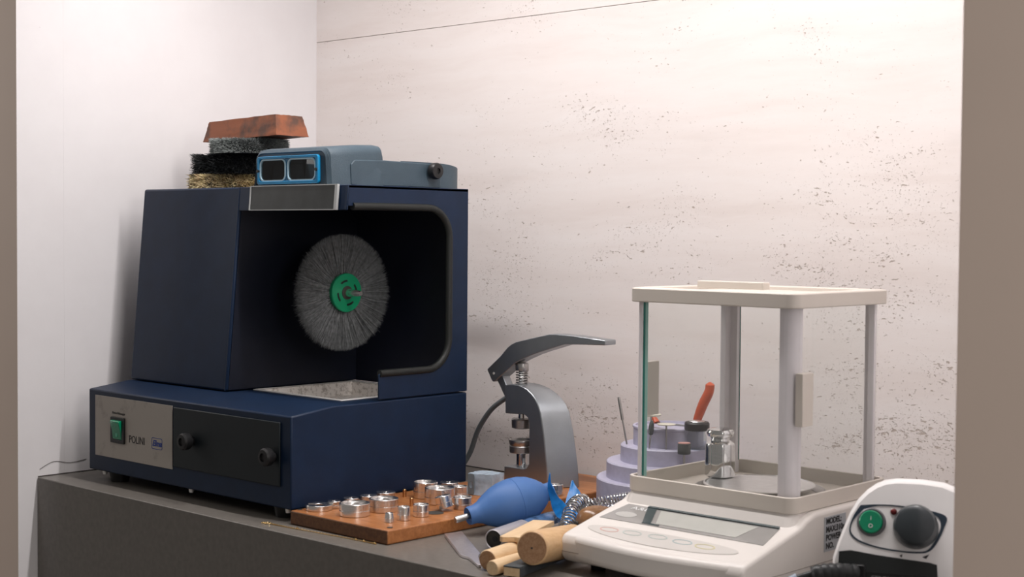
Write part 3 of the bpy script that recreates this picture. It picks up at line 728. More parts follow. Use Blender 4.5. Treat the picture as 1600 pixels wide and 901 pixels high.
# ------------------------------------------------------------------ clear block
ck = thing('clear_plastic_block', 'wrinkled translucent ice-blue plastic block behind the blue blower', 'plastic block', (.695, .318, BZ))
bm = B(); X = Matrix.Translation((.6880, .324, BZ+.0004)) @ Matrix.Rotation(math.radians(12), 4, 'Z')
bx(bm, -.013, .028, -.0170, .0170, 0, .0310, X)
bmesh.ops.subdivide_edges(bm, edges=bm.edges[:], cuts=7, use_grid_fill=True)
for v in bm.verts:
    if v.co.z > BZ+.002: v.co += Vector((random.uniform(-1, 1), random.uniform(-1, 1), random.uniform(-1, 1)))*.0009
obj('body', bm, M['ice'], ck)
bm = B(); prof = [(-.0185, 0)]
X2 = facing(X @ Vector((.004, -.0182, .0155)), X.to_3x3() @ Vector((1, 0, 0)), (0, 0, 1))
frame_prism(bm, rrect(-.0165, .0165-.022, -.0150, .0152, .003), rrect(-.0140, -.0080, -.0055, .0040, .0028), 'z', 0, .0008, X2)
obj('side_plate', bm, mat('dull_clear_plate', (.16, .19, .21), .25), ck)

# ------------------------------------------------------------------ blower bulb
ax0 = Vector((.8224, .1609, .0265)); ax1 = Vector((.864, .2718, .050)); ad = (ax1-ax0).normalized(); AL = (ax1-ax0).length
bl = thing('rubber_blower', 'large blue rubber air blower bulb with metal nozzle, lying beside the board', 'blower', (.84, .21, 0))
prof = [(0, .002), (.0080, .002), (.0115, -.002), (.0124, .001), (.0122, .008), (.0150, .016), (.0210, .026), (.0270, .038), (.0310, .051), (.0326, .064), (.0327, .0665), (.0322, .0672), (.0327, .068), (.0318, .080), (.0285, .092), (.0225, .103), (.0165, .111), (.0132, .114), (.0124, .117), (.0124, .123), (.0108, .126), (0, .126)]
bm = lathe(B(), prof, ax0, ad, 56)
obj('bulb', bm, M['blower'], bl)
bm = lathe(B(), [(0, 0), (.0042, 0), (.0046, .003), (.0042, .022), (.0032, .0235), (0, .0235)], ax0-ad*.0205, ad, 20); obj('nozzle', bm, M['steel'], bl)

# ------------------------------------------------------------------ file
fl_ = thing('flat_file', 'flat steel file blade with narrow tang lying at the front edge of the shelf', 'file', (.88, .09, 0))
A0 = Vector((.8065, .1470, 0)); A1 = Vector((.9500, .0440, 0)); dd = (A1-A0).normalized(); nn_ = Vector((-dd.y, dd.x, 0))
def fpnt(a, b): q = A0+dd*a+nn_*b; return (q.x, q.y)
FL = (A1-A0).length*.78
out = [fpnt(-.006, .0128), fpnt(.006, -.0128), fpnt(FL-.008, -.0128), fpnt(FL, -.011), fpnt(FL+.010, -.0055), fpnt(FL+.018, -.0045), fpnt(FL+.058, -.0012), fpnt(FL+.058, .0020), fpnt(FL+.018, .0065), fpnt(FL+.006, .0085), fpnt(FL-.004, .0128)]
obj('blade', prism(B(), out, 'z', .0002, .0042), M['file'], fl_, bev=.0006)

# ------------------------------------------------------------------ handles and tubes
def rod(name, label, cat, p0, p1, r, m, endm=None, prof=None, seg=40, bev=0):
    p0 = Vector(p0); p1 = Vector(p1); ln = (p1-p0).length
    t = thing(name, label, cat, (p0.x, p0.y, 0))
    prof = prof or [(0, 0), (r*.93, 0), (r, .0015), (r, ln-.002), (r*.95, ln), (0, ln)]
    obj('shaft', lathe(B(), prof, p0, p1-p0, seg), m, t)
    if endm:
        d = (p1-p0).normalized(); obj('end_face', lathe(B(), [(0, -.0006), (r*.90, -.0006), (r*.92, .0004), (0, .0004)], p0, d, seg), endm, t)
    return t
big = rod('wooden_dowel', 'thickest round beech handle with end grain facing out, beside the balance', 'wooden handle', (1.0440, .0400, .0350), (1.0040, .1600, .0205), .0200, M['beech'], M['end1'])
obj('centre_mark', cyl(B(), (1.0444, .0389, .0350), (1.0442, .0394, .0350), .0012, .0012, 12), M['hollow'], big)
rod('wooden_dowel', 'medium round wooden handle with dark end, lying left of the thick one', 'wooden handle', (.9830, .0290, .0128), (.9560, .1620, .0128), .0124, M['pine'], M['end1'])
rod('wooden_dowel', 'slim pale wooden stick below the medium handle, nearest the shelf edge', 'wooden handle', (1.0050, .0140, .0093), (.9900, .1200, .0093), .0090, M['pine'], M['pine'])
# torn flat slat
o = thing('wooden_offcut', 'flat pale wooden slat with a rough broken end resting on the medium handle', 'wooden slat', (.95, .10, 0))
s0 = Vector((.9730, .0800, .0262)); s1 = Vector((.9330, .1830, .0262)); sd = (s1-s0).normalized(); sn = Vector((-sd.y, sd.x, 0)); bm = B()
pl = []
for k in range(7): q = s0 + sn*(.0135-.027*k/6) + sd*(random.uniform(-.003, .003)+(k-3)*.0012); pl.append((q.x, q.y))
for k in range(2): q = s1 + sn*(-.0135+.027*k) + sd*(.006*(1-k)); pl.append((q.x, q.y))
obj('body', prism(bm, pl, 'z', .0258, .0322), M['pine'], o, bev=.0005)
# black faced stick
bs = thing('abrasive_stick', 'wooden block stick with dark abrasive top face under the thickest handle', 'abrasive stick', (1.02, .04, 0))
X = Matrix.Translation((1.0310, .0190, 0)) @ Matrix.Rotation(math.radians(14), 4, 'Z')
obj('wood_core', bx(B(), -.0105, .0105, 0, .115, .0030, .0130, X), M['pine'], bs, bev=.0005)
obj('abrasive_face', bx(B(), -.0107, .0107, -.0002, .115, .0131, .0146, X), mat('dark_abrasive', (.055, .062, .066), .7), bs)
obj('side_face', bx(B(), .0106, .0112, .0002, .115, .0030, .0131, X), mat('dark_abrasive_side', (.04, .045, .05), .7), bs)
# tube with hollow end
p0 = Vector((.9080, .1180, .0136)); p1 = Vector((.8680, .2860, .0130)); ln = (p1-p0).length
tb = thing('metal_tube_tool', 'round grey metal tube with hollow dark end and blue wrapped back half', 'tool tube', (.90, .13, 0))
obj('sleeve', lathe(B(), [(.0108, .006), (.0110, .0006), (.0118, -.0004), (.0130, .001), (.0132, .075), (.0128, .0765), (.0120, .0765)], p0, p1-p0, 40), M['grey_sleeve'], tb)
obj('bore', lathe(B(), [(0, .004), (.0108, .0035), (.0110, .0005)], p0, p1-p0, 40), M['hollow'], tb)
obj('socket', lathe(B(), [(0, .0030), (.0035, .0030), (.0035, .0044), (0, .0044)], p0, p1-p0, 20), M['black'], tb)
obj('wrapped_body', lathe(B(), [(0, .0765), (.0122, .0765), (.0122, ln-.03), (.0105, ln), (0, ln)], p0, p1-p0, 40), M['wrap'], tb)

# ------------------------------------------------------------------ blue plastic film strips
def ribbon(name, label, rows, th=.0006):
    """rows: list of (left edge, right edge)"""
    Lp = smooth_path([r[0] for r in rows], 6); Rp = smooth_path([r[1] for r in rows], 6)
    bm = B(); g = []
    for a, b in zip(Lp, Rp):
        g.append([bm.verts.new(a.lerp(b, k/4) + Vector((0, 0, .0008*math.sin(k*2.1+len(g)*.8)))) for k in range(5)])
    for a, b in zip(g, g[1:]):
        for i in range(4): bm.faces.new([a[i], a[i+1], b[i+1], b[i]])
    o = obj(name, bm, M['tape'], loc=tuple(rows[0][0])); s = o.modifiers.new('s', 'SOLIDIFY'); s.thickness = th
    tag(o, label, 'tape strip', 'blue plastic tape strips'); return o
V3 = Vector
ribbon('blue_tape_strip', 'curled bright blue tape strip rising to a point behind the blower tip', [(V3((.8765, .260, .078)), V3((.8772, .260, .078))), (V3((.8732, .260, .0595)), V3((.8810, .260, .061))), (V3((.8792, .260, .0386)), V3((.890, .265, .046))), (V3((.8860, .259, .0262)), V3((.905, .263, .0375))), (V3((.902, .252, .021)), V3((.920, .262, .033))), (V3((.918, .245, .016)), V3((.932, .260, .028)))])
ribbon('blue_tape_strip', 'bright blue tape strip with faint writing in front of the lilac stand', [(V3((.8170, .375, .048)), V3((.8180, .376, .048))), (V3((.8200, .366, .036)), V3((.8330, .372, .036))), (V3((.8260, .352, .022)), V3((.8460, .368, .024))), (V3((.8350, .338, .008)), V3((.8600, .358, .010))), (V3((.846, .328, .0015)), V3((.870, .345, .0015)))])

# ------------------------------------------------------------------ coil spring strap, wooden bulb knob
def coil(name, label, path, R, turns, wr, cat='spring'):
    P = smooth_path(path, 24); n = len(P); bm = B(); pts = []
    steps = turns*14
    u = basis(P[1]-P[0])[0]
    for k in range(steps+1):
        f = k/steps*(n-1); i = min(int(f), n-2); q = P[i].lerp(P[i+1], f-i); T = (P[i+1]-P[i]).normalized()
        u = (u-T*u.dot(T)).normalized(); v = T.cross(u); a = 2*PI*turns*k/steps
        r_ = R(k/steps) if callable(R) else R
        pts.append(q+(u*math.cos(a)+v*math.sin(a))*r_)
    tube(bm, pts, wr, 8); o = obj(name, bm, M['chrome'], loc=tuple(P[0])); tag(o, label, cat); return o
coil('coil_spring', 'bunched chrome coil spring curling up beside the brown wooden knob', [(.936, .222, .014), (.922, .246, .022), (.908, .268, .031), (.897, .292, .036), (.886, .318, .034)], .0095, 15, .0013)
coil('twisted_spring', 'long twisted chrome spring stretching back beside the balance case', [(.905, .300, .034), (.925, .318, .040), (.948, .332, .046), (.975, .340, .052), (1.002, .352, .058)], .0058, 26, .0011)
coil('twisted_spring', 'lower dark twisted chrome spring lying under the long one beside the balance', [(.893, .352, .015), (.915, .356, .024), (.940, .354, .032), (.970, .360, .036), (1.010, .376, .040)], .0072, 17, .0015)

kt = thing('wooden_knob_tool', 'brown rounded wooden knob handle beside the front left of the balance', 'wooden knob', (.99, .27, 0))
kd = Vector((.42, .90, .06)); bm = lathe(B(), [(0, 0), (.006, .0004), (.012, .003), (.0165, .008), (.0192, .015), (.0200, .024), (.0190, .034), (.0160, .044), (.0125, .052), (.0110, .060), (.0115, .068), (0, .069)], (.9560, .2250, .0265), kd, 44)
obj('knob', bm, M['knob_wood'], kt)
obj('screw_hole', cyl(B(), (.9550, .2230, .0260), (.9563, .2258, .0262), .0026, .0026, 14), M['hollow'], kt)
cyl_o = rod('steel_rod', 'dark steel rod lying under the springs behind the wooden handles', 'rod', (.905, .178, .0062), (.885, .285, .0062), .0060, M['steel'])

# ------------------------------------------------------------------ black pliers behind the stand
bp_ = thing('black_pliers', 'black handled tool leaning behind the lilac stand against the stone wall', 'pliers', (.775, .54, 0))
obj('handle', tube(B(), smooth_path([(.799, .503, .006), (.800, .507, .024), (.806, .512, .036), (.822, .520, .046), (.838, .528, .050)], 8), .0052, 10), M['black'], bp_)
obj('lower_handle', tube(B(), smooth_path([(.7990, .520, .006), (.805, .535, .022), (.815, .545, .034), (.83, .55, .044)], 8), .0045, 10), M['black'], bp_)

# ------------------------------------------------------------------ lilac tiered stand and the tools in it
SX, SY = .9165, .4700
ls = thing('tiered_bur_stand', 'round lilac plastic stand of four stepped tiers behind the balance', 'stand', (SX, SY, 0))
tiers = [(.1020, .0005, .0540), (.0880, .0540, .0775), (.0680, .0775, .1010), (.0500, .1010, .1285)]
for k, (r_, za, zb) in enumerate(tiers):
    if k < 3: prof = [(0, za), (r_, za), (r_, zb-.0015), (r_-.0015, zb), (0, zb)]
    else: prof = [(0, za), (r_, za), (r_, zb-.004), (r_+.001, zb-.003), (r_+.001, zb-.0008), (r_, zb), (r_-.003, zb), (r_-.004, zb-.003), (0, zb-.004)]
    bm = lathe(B(), [(a, b) for a, b in prof], (SX, SY, 0), seg=72)
    obj('tier', bm, M['lilac'], ls)
def bur(label, x, y, z0, z1, head, lean=(0, 0), name='rotary_bur', r=.0012, m=None):
    t = thing(name, label, 'bur', (x, y, z0), 0, 'small tools standing in the lilac stand')
    p0 = Vector((x, y, z0)); p1 = Vector((x+lean[0], y+lean[1], z1))
    obj('shank', cyl(B(), p0, p1, r, r, 12), m or M['steel'], t)
    for pf, mm, nm in head: obj(nm, lathe(B(), pf, p1, p1-p0, 26), mm, t)
    return t
zt3 = .0775
# front edge of a tier, in the direction of the camera
cd = Vector((.60, -.80, 0))
def tp(r_, a):
    q = Matrix.Rotation(math.radians(a), 3, 'Z') @ cd; return SX+q.x*r_, SY+q.y*r_
x, y = tp(.060, -78)
bur('tall thin steel shank standing at the left edge of the third tier', x, y, .1012, .135, [([(0, 0), (.0022, 0), (.0022, .030), (.0016, .033), (0, .033)], M['steel'], 'thick_end')], (-.008, 0))
x, y = tp(.030, -55)
bur('pale felt disc on a stem at the back of the top tier', x, y, .1255, .1420, [([(0, 0), (.0045, .0), (.0055, .001), (.0138, .0012), (.0142, .0035), (.0060, .0042), (.004, .003), (0, .003)], M['felt'], 'felt_disc')])
x, y = tp(.0560, -28)
bur('grey bullet-shaped abrasive point at the front left of the top tier', x, y, .1012, .120, [([(0, 0), (.0030, .001), (.0038, .008), (.0034, .016), (.0018, .0205), (0, .0215)], M['stone_cone'], 'abrasive_point')], (.002, 0))
x, y = tp(.0560, -3)
bur('thin pale disc on a long stem in front of the top tier', x, y, .1012, .1345, [([(0, 0), (.003, 0), (.0125, .0010), (.0130, .0022), (.004, .003), (0, .003)], M['felt'], 'disc')])
x, y = tp(.0790, 16)
bur('short stubby cylinder bur with pink top in front of the jar', x, y, .0777, .0985, [([(0, 0), (.0085, 0), (.009, .001), (.009, .0145), (0, .0145)], M['stone_cone'], 'wheel'), ([(0, .0146), (.0085, .0146), (.0083, .0156), (0, .0156)], M['pink'], 'pink_face')], r=.0016)
x, y = tp(.0590, 42)
jr = thing('small_jar', 'small clear jar with a black screw cap standing on the third tier', 'jar', (x, y, .1012), 0)
obj('glass', lathe(B(), [(0, 0), (.013, 0), (.014, .0015), (.014, .018), (.012, .022), (.012, .026), (0, .026)], (x, y, .1013)), M['jar'], jr)
obj('cap', lathe(B(), [(0, .0262), (.0165, .0262), (.0175, .0275), (.0175, .036), (.0160, .038), (0, .0385)], (x, y, .1013)), M['black'], jr)
obj('cap_disc', lathe(B(), [(0, .0386), (.011, .0386), (.0105, .0392), (0, .0394)], (x, y, .1013)), M['alu_top'], jr)
# pliers with red-orange grips behind
rp = thing('red_handled_pliers', 'pliers with red-orange curved grips standing up behind the lilac stand', 'pliers', (.955, .522, .1245))
pa = smooth_path([(.9440, .496, .1255), (.9480, .498, .140), (.9560, .499, .160), (.9650, .500, .178), (.9665, .500, .1915)], 8); nr = len(pa)
bm = tube(B(), pa, .006, 14, radii=[.0045+.0028*math.sin(min(1, k/(nr-1)*1.25)*PI*.72) if k < nr-3 else .0048-.0018*(k-(nr-3)) for k in range(nr)])
obj('grip', bm, M['red_handle'], rp)
pa = smooth_path([(.8800, .4900, .1255), (.8720, .4930, .134), (.8660, .4960, .143)], 8)
obj('grip', tube(B(), pa, .0050, 12, radii=[.0055-.003*k/(len(pa)-1) for k in range(len(pa))]), M['red_handle'], rp)
obj('jaw', tube(B(), smooth_path([(.9440, .496, .1257), (.912, .492, .1262), (.8800, .490, .1257)], 5), .0016, 8), M['steel'], rp)

# ------------------------------------------------------------------ precision balance
ba = thing('precision_balance', 'cream laboratory balance with square glass draft shield and sloping keypad', 'balance', (1.17, .26, 0))
X0b, X1b = 1.045, 1.303
cn = lambda y: .0235+.24*y    # console slope
prof = [(.120, .010), (.096, .012), (.0885, .020), (.0880, .030), (.0885, .0395), (.0930, .0450), (.100, cn(.1)), (.110, cn(.11)), (.200, cn(.2)), (.206, .0735), (.215, .0790), (.236, .0843), (.270, .0848), (.440, .0848), (.446, .078), (.446, .018), (.440, .010)]
obj('body', prism(B(), prof, 'x', X0b, X1b), M['cream_lt'], ba, bev=.005, seg=4)
# bowed front bulge
bm = B(); pf = [(1.075, .0895)] + [(1.075+.20*k/16, .0890-.010*math.sin(PI*k/16)) for k in range(17)] + [(1.275, .0895), (1.275, .12), (1.075, .12)]
pf = [(1.062+.226*k/20, .0890-.013*math.sin(PI*k/20)**1.3) for k in range(21)] + [(1.288, .12), (1.062, .12)]
prism(bm, pf, 'z', .0150, .0455); obj('front_lip', bm, M['cream_lt'], ba, bev=.0075, seg=5)
bm = B(); bx(bm, X0b-.0003, X1b+.0003, .0877, .4463, .0250, .0258); obj('case_seam', bm, mat('seam', (.32, .28, .25), .7), ba)
bm = B(); ra = [bm.verts.new((a, b, .068)) for a, b in rrect(1.0500, 1.2970, .1955, .4200, .014)]; rb_ = [bm.verts.new((a, b, .0852)) for a, b in rrect(1.0545, 1.2915, .2035, .4140, .012)]
bm.faces.new(ra[::-1]); bm.faces.new(rb_)
for i in range(len(ra)): bm.faces.new([ra[i], ra[(i+1) % len(ra)], rb_[(i+1) % len(ra)], rb_[i]])
obj('riser', bm, M['cream_lt'], ba)
# draft shield base ring
bm = B(); frame_prism(bm, rrect(1.0525, 1.2935, .2015, .4160, .014, 8), rrect(1.0565, 1.2895, .2055, .4120, .011, 8), 'z', .0853, .1035)
prism(bm, rrect(1.0560, 1.290, .205, .4125, .012, 8), 'z', .0853, .0868)
rg = obj('shield_base', bm, M['cream'], ba, bev=.0007)
bm = B(); frame_prism(bm, rrect(1.0545, 1.2915, .2035, .4140, .013, 8), rrect(1.0705, 1.2755, .2195, .398, .008, 8), 'z', .3255, .3350)
bx(bm, 1.066, 1.28, .214, .402, .3275, .330)
frame_prism(bm, rrect(1.0525, 1.2935, .2015, .4160, .014, 8), rrect(1.0575, 1.2885, .2065, .411, .010, 8), 'z', .3175, .3345)
obj('shield_top', bm, M['cream'], ba, bev=.0012)
obj('top_handle', bx(B(), 1.118, 1.214, .256, .270, .3352, .3440), M['cream'], ba, bev=.0008)
def post(cx, cy, sx, sy, R=.019):
    bm = B(); pts = [(cx-sx*0, cy)]
    pts = [(cx+sx*.004, cy+sy*.004)]
    pts = []
    for k in range(9):
        t = PI/2*k/8; pts.append((cx-sx*R+sx*R*math.cos(t), cy-sy*R+sy*R*math.sin(t)))
    pts += [(cx-sx*R, cy-sy*R*.45), (cx-sx*R*.45, cy-sy*R*.45), (cx-sx*R*.45, cy-sy*R)]
    prism(bm, pts, 'z', .0870, .3255); obj('post', bm, M['post'], ba, bev=.0005)
post(1.2865, .2090, 1, -1); post(1.0600, .2090, -1, -1, .0105); post(1.2865, .4090, 1, 1); post(1.0600, .4090, -1, 1)
panes = [(1.071, 1.277, .2105, .2130), (1.071, 1.277, .4040, .4065), (1.2835, 1.2860, .221, .398), (1.0640, 1.0665, .221, .398)]
for k, a in enumerate(panes): obj('glass_pane', bx(B(), *a, .0875, .3180), M['glass'], ba)
obj('pane_edge', bx(B(), 1.0712, 1.0745, .2100, .2104, .1035, .3175), M['green_edge'], ba)
obj('pane_edge', bx(B(), 1.0745, 1.0785, .2100, .2104, .1035, .3175), M['pale_green_edge'], ba)
obj('pane_edge', bx(B(), 1.0790, 1.0802, .4070, .4074, .1035, .3175), M['green_edge'], ba)
obj('side_door_handle', bx(B(), 1.2862, 1.2960, .2140, .2370, .1835, .2440), M['cream'], ba, bev=.0007)
obj('side_door_handle', bx(B(), 1.0540, 1.0638, .2300, .2530, .1750, .2420), M['cream'], ba, bev=.0007)
# keypad, display
def slope(x, y, off=0.0): return Vector((x, y, cn(y)+off))
XS = facing(slope(1.17, .15, .0), (1, 0, 0), (0, 1, .24))   # local x, y along the slope, z out
def sl(x, y): return (x-1.17, (y-.15)*math.sqrt(1+.24**2))
def poly(pts): return [sl(*q) for q in pts]
kp = obj('display_panel', prism(B(), poly([(1.058, .146), (1.066, .192), (1.283, .192), (1.291, .146)]), 'z', .0001, .0007, XS), M['panel_grey'], ba)
obj('display_bezel', prism(B(), poly([(1.098, .1885), (1.283, .1890), (1.282, .1935), (1.098, .1925)]), 'z', .0008, .0022, XS), M['panel_dark'], kp)
obj('display_bezel', prism(B(), poly([(1.098, .1885), (1.112, .1885), (1.132, .1500), (1.120, .1500)]), 'z', .0008, .0016, XS), M['panel_dark'], kp)
obj('display_bezel', prism(B(), poly([(1.120, .1505), (1.145, .1500), (1.145, .1475), (1.120, .1480)]), 'z', .0008, .0014, XS), M['panel_dark'], kp)
obj('screen', prism(B(), poly([(1.120, .1860), (1.258, .1860), (1.250, .1520), (1.138, .1520)]), 'z', .0008, .0011, XS), M['lcd'], kp)
el = [(1.085-1.17+0+.0155*math.cos(t*PI/12), (.163-.15)*1.03+.0075*math.sin(t*PI/12)) for t in range(24)]
obj('oval_mark', prism(B(), el, 'z', .0008, .0010, XS), mat('pale_grey_print', (.46, .45, .43), .4), kp)
text('logo', 'A&D', .011, XS @ Matrix.Translation((sl(1.094, .182)[0], sl(1.094, .182)[1], .0010)), M['white_ink'], kp, sx=1.4)
kb = [(1.17-1.17+.107*math.cos(t*PI/16)*(1.0), (.119-.15)*1.03 + (.017*math.sin(t*PI/16) - .004*(1-math.cos(t*PI/16)**2))) for t in range(32)]
kbp = obj('keypad', prism(B(), kb, 'z', .0001, .0006, XS), M['panel_lt'], ba)
for k, (kx, cc) in enumerate(((-.075, (.62, .36, .32)), (-.042, (.45, .52, .50)), (-.006, (.42, .50, .48)), (.030, (.33, .44, .46)), (.062, (.60, .55, .28)))):
    bm = B(); o_ = [(kx+.0135*math.cos(t*PI/10), (.120-.15)*1.03-.0015*abs(k-2)+0.002+.0058*math.sin(t*PI/10)) for t in range(20)]; i_ = [(kx+.0122*math.cos(t*PI/10), (.120-.15)*1.03-.0015*abs(k-2)+0.002+.0048*math.sin(t*PI/10)) for t in range(20)]
    frame_prism(bm, o_, i_, 'z', .0006, .0009, XS); obj('key', bm, mat('key_print', cc, .4), kbp)
lb = obj('rating_label', bx(B(), X1b+.0001, X1b+.0006, .253, .300, .0370, .0770), M['label'], ba)
for k, s_t in enumerate(('MODEL:', 'MAX:310g', 'POWER:', 'NO.')):
    text('label_lettering', s_t, .0095, facing((X1b+.0007, .256, .0715-.0095*k), (0, 1, 0), (0, 0, 1)), M['ink'], lb, align='LEFT', bold=.0004)
# weighing pan, draft ring
PX, PY = 1.188, .292
pan = obj('weighing_pan', lathe(B(), [(0, 0), (.066, 0), (.0675, .001), (.0675, .0024), (.0655, .0030), (.0645, .0020), (0, .0020)], (PX, PY, .0960), seg=64), M['alu_top'], ba)
bm = B(); lathe(bm, [(.0700, 0), (.0800, .0), (.0810, .0012), (.0800, .0050), (.0780, .0068), (.0750, .0060), (.0700, .0012), (.0700, 0)], (PX, PY, .0869), seg=64); obj('draft_ring', bm, M['steel'], ba)
obj('pan_support', cyl(B(), (PX, PY, .0869), (PX, PY, .0962), .01), M['steel'], ba)
for fx, fy in ((1.07, .13), (1.28, .13), (1.07, .42), (1.28, .42)):
    obj('foot', lathe(B(), [(0, 0), (.009, 0), (.010, .010), (0, .010)], (fx, fy, .0002)), M['black'], ba)

cw = thing('calibration_weight', 'polished chrome bottle-shaped calibration weight standing on the balance pan', 'weight', (1.1245, .300, .0989))
wz = .0985
obj('body', lathe(B(), [(0, 0), (.0165, 0), (.0182, .0015), (.0186, .004), (.0186, .0390), (.0178, .0415), (.0145, .0440), (.0120, .0455), (.0115, .0475), (.0125, .0490), (.0160, .0510), (.0172, .0535), (.0172, .0560), (.0155, .0590), (.0100, .0605), (0, .0610)], (1.1245, .300, wz), seg=56), M['chrome'], cw)

# ------------------------------------------------------------------ micromotor control unit
RZ = math.radians(25)
mm = thing('micromotor_control_unit', 'white control box with green round switch and big dark dial, front right', 'control unit', (1.385, .13, 0), RZ)
XM = XF[mm]
front = [(0, .004), (.003, 0), (.134, 0), (.137, .004), (.137, .060), (.1365, .085), (.1345, .110), (.131, .128), (.125, .137), (.112, .1415), (.090, .1435), (.063, .1430), (.052, .1410), (.043, .1370), (.0335, .1300), (.0244, .1200), (.0170, .1070), (.0115, .0930), (.0055, .0760), (.001, .060)]
def fy_(z): return .0 if z < .05 else .36*(z-.05)
bm = B(); rows = []
NR = 14
for k in range(NR+1):
    f = k/NR; row = []
    for a, b in front:
        yb = .150; shrink = 1.0
        if k == 0: cxs, czs, oy = .955, .955, 0.0
        elif k == 1: cxs, czs, oy = .985, .985, .0030
        elif k == 2: cxs, czs, oy = 1, 1, .010
        else: cxs, czs, oy = 1, 1, None
        if k == NR: cxs = czs = .96
        aa = .0685+(a-.0685)*cxs; bb = .062+(b-.062)*czs if b > .01 else max(b, .0)+.0003
        yy = fy_(bb) + (oy if oy is not None else .010+(yb-.010-fy_(bb))*(k-2)/(NR-2))
        if k > 2 and bb > .05: bb = .05+(bb-.05)*(1-.34*(k-2)/(NR-2))
        row.append(bm.verts.new(XM @ Vector((aa, yy, bb))))
    rows.append(row)
nf = len(front)
for a, b in zip(rows, rows[1:]):
    for i in range(nf): bm.faces.new([a[i], a[(i+1) % nf], b[(i+1) % nf], b[i]])
# front cap triangulated from a centre fold line so the slope stays true
f0 = rows[0]
bm.faces.new(rows[-1])
lowv = [i for i in range(nf) if front[i][1] <= .0601]; 
order_up = [i for i in range(nf) if front[i][1] >= .0599]
cap_up = [f0[i] for i in range(4, nf)]
cap_lo = [f0[i] for i in (19, 0, 1, 2, 3, 4)]
bm.faces.new(cap_up[::-1]); bm.faces.new(cap_lo[::-1])
obj('housing', bm, M['white_pl'], mm)
tl = math.atan(.36)
def XFc(wx, z, off=0):  # frame on the tilted face
    o_ = XM @ Vector((wx, fy_(z)-off*math.cos(tl), z+off*math.sin(tl)))
    return facing(o_, XM.to_3x3() @ Vector((1, 0, 0)), XM.to_3x3() @ Vector((0, math.sin(tl), math.cos(tl))))
k_ = 1/math.cos(tl)
def rel(wx, z, cx=.066, cz=.095): return ((wx-cx), (z-cz)*k_)
XE = XFc(.066, .095, .0002)
ct = smooth_path([(*rel(.0280, .1155), 0), (*rel(.045, .1172), 0), (*rel(.066, .1175), 0), (*rel(.090, .1155), 0), (*rel(.1145, .1100), 0), (*rel(.1135, .098), 0), (*rel(.106, .0815), 0), (*rel(.098, .0735), 0), (*rel(.085, .0715), 0), (*rel(.066, .0720), 0), (*rel(.045, .0745), 0), (*rel(.028, .0790), 0), (*rel(.0195, .0850), 0), (*rel(.0175, .0920), 0), (*rel(.0210, .1040), 0), (*rel(.0280, .1155), 0)], 6)[:-1]
n_ = len(ct); inn = []
ci = smooth_path([(*rel(.0310, .1115), 0), (*rel(.046, .1158), 0), (*rel(.066, .1162), 0), (*rel(.090, .1140), 0), (*rel(.1065, .1085), 0), (*rel(.1100, .098), 0), (*rel(.1035, .0830), 0), (*rel(.0965, .0750), 0), (*rel(.085, .0730), 0), (*rel(.066, .0735), 0), (*rel(.045, .0760), 0), (*rel(.029, .0805), 0), (*rel(.0210, .0860), 0), (*rel(.0190, .0920), 0), (*rel(.0220, .1010), 0), (*rel(.0310, .1115), 0)], 6)[:-1]
bm = B(); frame_prism(bm, [(q.x, q.y) for q in ct], [(q.x, q.y) for q in ci], 'z', 0, .0006, XE); obj('emblem_outline', bm, M['emblem'], mm)
nrm = -(XFc(.0, .095).to_3x3() @ Vector((0, 0, 1))); nrm = -nrm
def at(wx, z, off=0): return XFc(wx, z, off).translation
sw = obj('power_switch', lathe(B(), [(.0118, .0), (.0150, .0), (.0150, .0022), (.0135, .0034), (.0122, .0030)], at(.0400, .0992, .0001), nrm, 36), mat('grey_bezel', (.13, .13, .14), .35), mm)
obj('rocker', lathe(B(), [(.0122, .0005), (.0122, .0040), (.0110, .0052), (0, .0048)], at(.0395, .0990), nrm, 36), M['green_sw'], sw)
bm = B(); Xk = XFc(.0395, .0950, .0053); frame_prism(bm, [(.0022*math.cos(t*PI/8), .0022*math.sin(t*PI/8)) for t in range(16)], [(.0015*math.cos(t*PI/8), .0015*math.sin(t*PI/8)) for t in range(16)], 'z', 0, .0003, Xk)
bx(bm, -.0003, .0003, .006, .010, 0, .0003, Xk); obj('switch_marks', bm, M['white_ink'], sw)
obj('indicator_lamp', lathe(B(), [(0, 0), (.0035, 0), (.0033, .0015), (.002, .0026), (0, .003)], at(.0622, .1110), nrm, 20), M['led'], mm)
dl = lathe(B(), [(0, 0), (.0225, 0), (.0232, .002), (.0225, .009), (.0215, .013), (.0195, .0175), (.015, .0200), (0, .0205)], at(.0850, .0970), nrm, 44); obj('speed_dial', dl, M['knob'], mm)
bm = B()
prism(bm, [(-.0155, -.0305), (-.0125, -.0290), (-.0128, -.0325)], 'z', .0001, .0005, XFc(.085, .097)); prism(bm, [(.0075, -.0305), (.0145, -.0270), (.0115, -.0320)], 'z', .0001, .0005, XFc(.085, .097)); obj('dial_marks', bm, M['ink'], mm)
bm = B(); arcp = [(.0080, .018), (.0080, .0690), (.020, .0708), (.045, .0680), (.075, .0655), (.100, .0640), (.1075, .0625), (.1085, .056), (.1085, .018)]
pts3 = [Vector((a, fy_(b)-.0012, b)) for a, b in arcp]
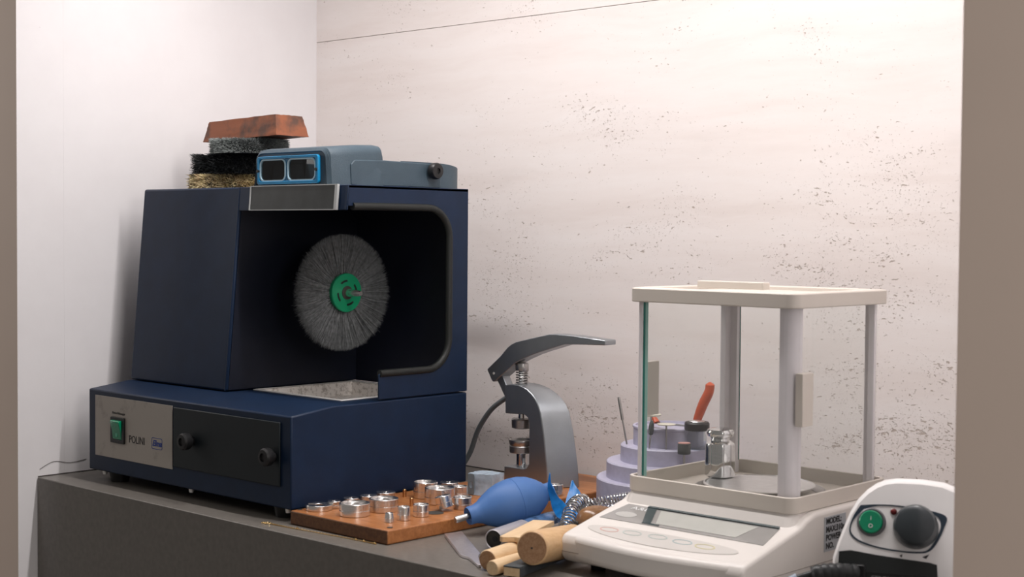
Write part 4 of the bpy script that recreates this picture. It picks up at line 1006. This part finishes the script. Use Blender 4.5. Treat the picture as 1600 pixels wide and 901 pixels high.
# lower recessed black fascia, follows the fold of the front
prism(bm, [(a, min(b, .0505)) for a, b in ((.0080, .018), (.0080, .0505), (.1085, .0505), (.1085, .018))], 'y', -.0012, .0010, XM)
XL = XFc(0, .050, .0)
prism(bm, [(.0080, 0), (.0080, .0195), (.020, .0215), (.045, .0185), (.075, .0160), (.100, .0142), (.1075, .0125), (.1085, 0)], 'z', -.0006, .0010, XL)
fa = obj('black_fascia', bm, M['mic_black'], mm)
text('lettering', 'STRONG', .0065, XM @ facing((.055, -.0014, .0445), (1, 0, 0), (0, 0, 1)), M['grey_ink'], fa)
text('lettering', '207', .0120, XM @ facing((.0780, -.0014, .0430), (1, 0, 0), (0, 0, 1)), M['grey_ink'], fa, shear=.2, sx=.8)
text('lettering', 'S', .0055, XM @ facing((.0880, -.0014, .0360), (1, 0, 0), (0, 0, 1)), M['grey_ink'], fa)
obj('handpiece_socket', prism(B(), rrect(.020, .036, .038, .058, .003), 'y', -.006, .0, XM), M['black'], fa, bev=.001)
# handpiece cord
hc = thing('handpiece_cord', 'black handpiece cord with grey ribbed plug leading from the white control box', 'cord', (1.36, .09, 0))
pth = smooth_path([(1.4130, .1345, .050), (1.4020, .115, .0530), (1.3900, .100, .0520), (1.372, .088, .045), (1.350, .072, .030), (1.330, .052, .012), (1.300, .030, .0075), (1.260, .020, .0062)], 8)
obj('cable', tube(B(), pth[18:], .0040, 12), M['black_cable'], hc)
obj('plug', tube(B(), pth[:20], .0085, 16, radii=[.0088 if k % 3 else .0078 for k in range(20)]), M['black_cable'], hc)
obj('collar', cyl(B(), pth[24], pth[30], .0062, .0055, 16), mat('blue_grey_collar', (.28, .33, .40), .35), hc)

# ------------------------------------------------------------------ gold bracelet chain along the edge
gc = thing('gold_chain', 'thin gold chain laid straight along the front edge of the shelf', 'chain', (.67, .03, 0))
P = smooth_path([(.5800, .0230, .0010), (.620, .0255, .0010), (.680, .0305, .0010), (.735, .0345, .0010), (.7780, .0360, .0010)], 20)
bm = B()
for i in range(0, len(P)-1):
    q = P[i].lerp(P[i+1], .5); T = (P[i+1]-P[i]).normalized(); u = T.cross(Vector((0, 0, 1)))
    if i % 2: u = Vector((0, 0, 1))
    lp = [q + T*.0018*math.cos(a*PI/4) + u*.00085*math.sin(a*PI/4) for a in range(8)]
    tube(bm, lp, .00035, 5, closed=True)
obj('links', bm, M['gold'], gc)
for f in (.30, .78, .86, .985):
    q = P[int(f*(len(P)-1))]; obj('bead', lathe(B(), [(0, -.0018), (.0014, -.001), (.0018, 0), (.0014, .001), (0, .0018)], q+Vector((0, 0, .0009)), seg=12), M['gold'], gc)
bm = B()
for c, r_ in (((.5735, .0225), .0042), ((.5665, .0205), .0032)):
    tube(bm, [(c[0]+r_*math.cos(a*PI/8), c[1]+r_*math.sin(a*PI/8), .0012) for a in range(16)], .0007, 6, closed=True)
obj('clasp', bm, M['gold'], gc)
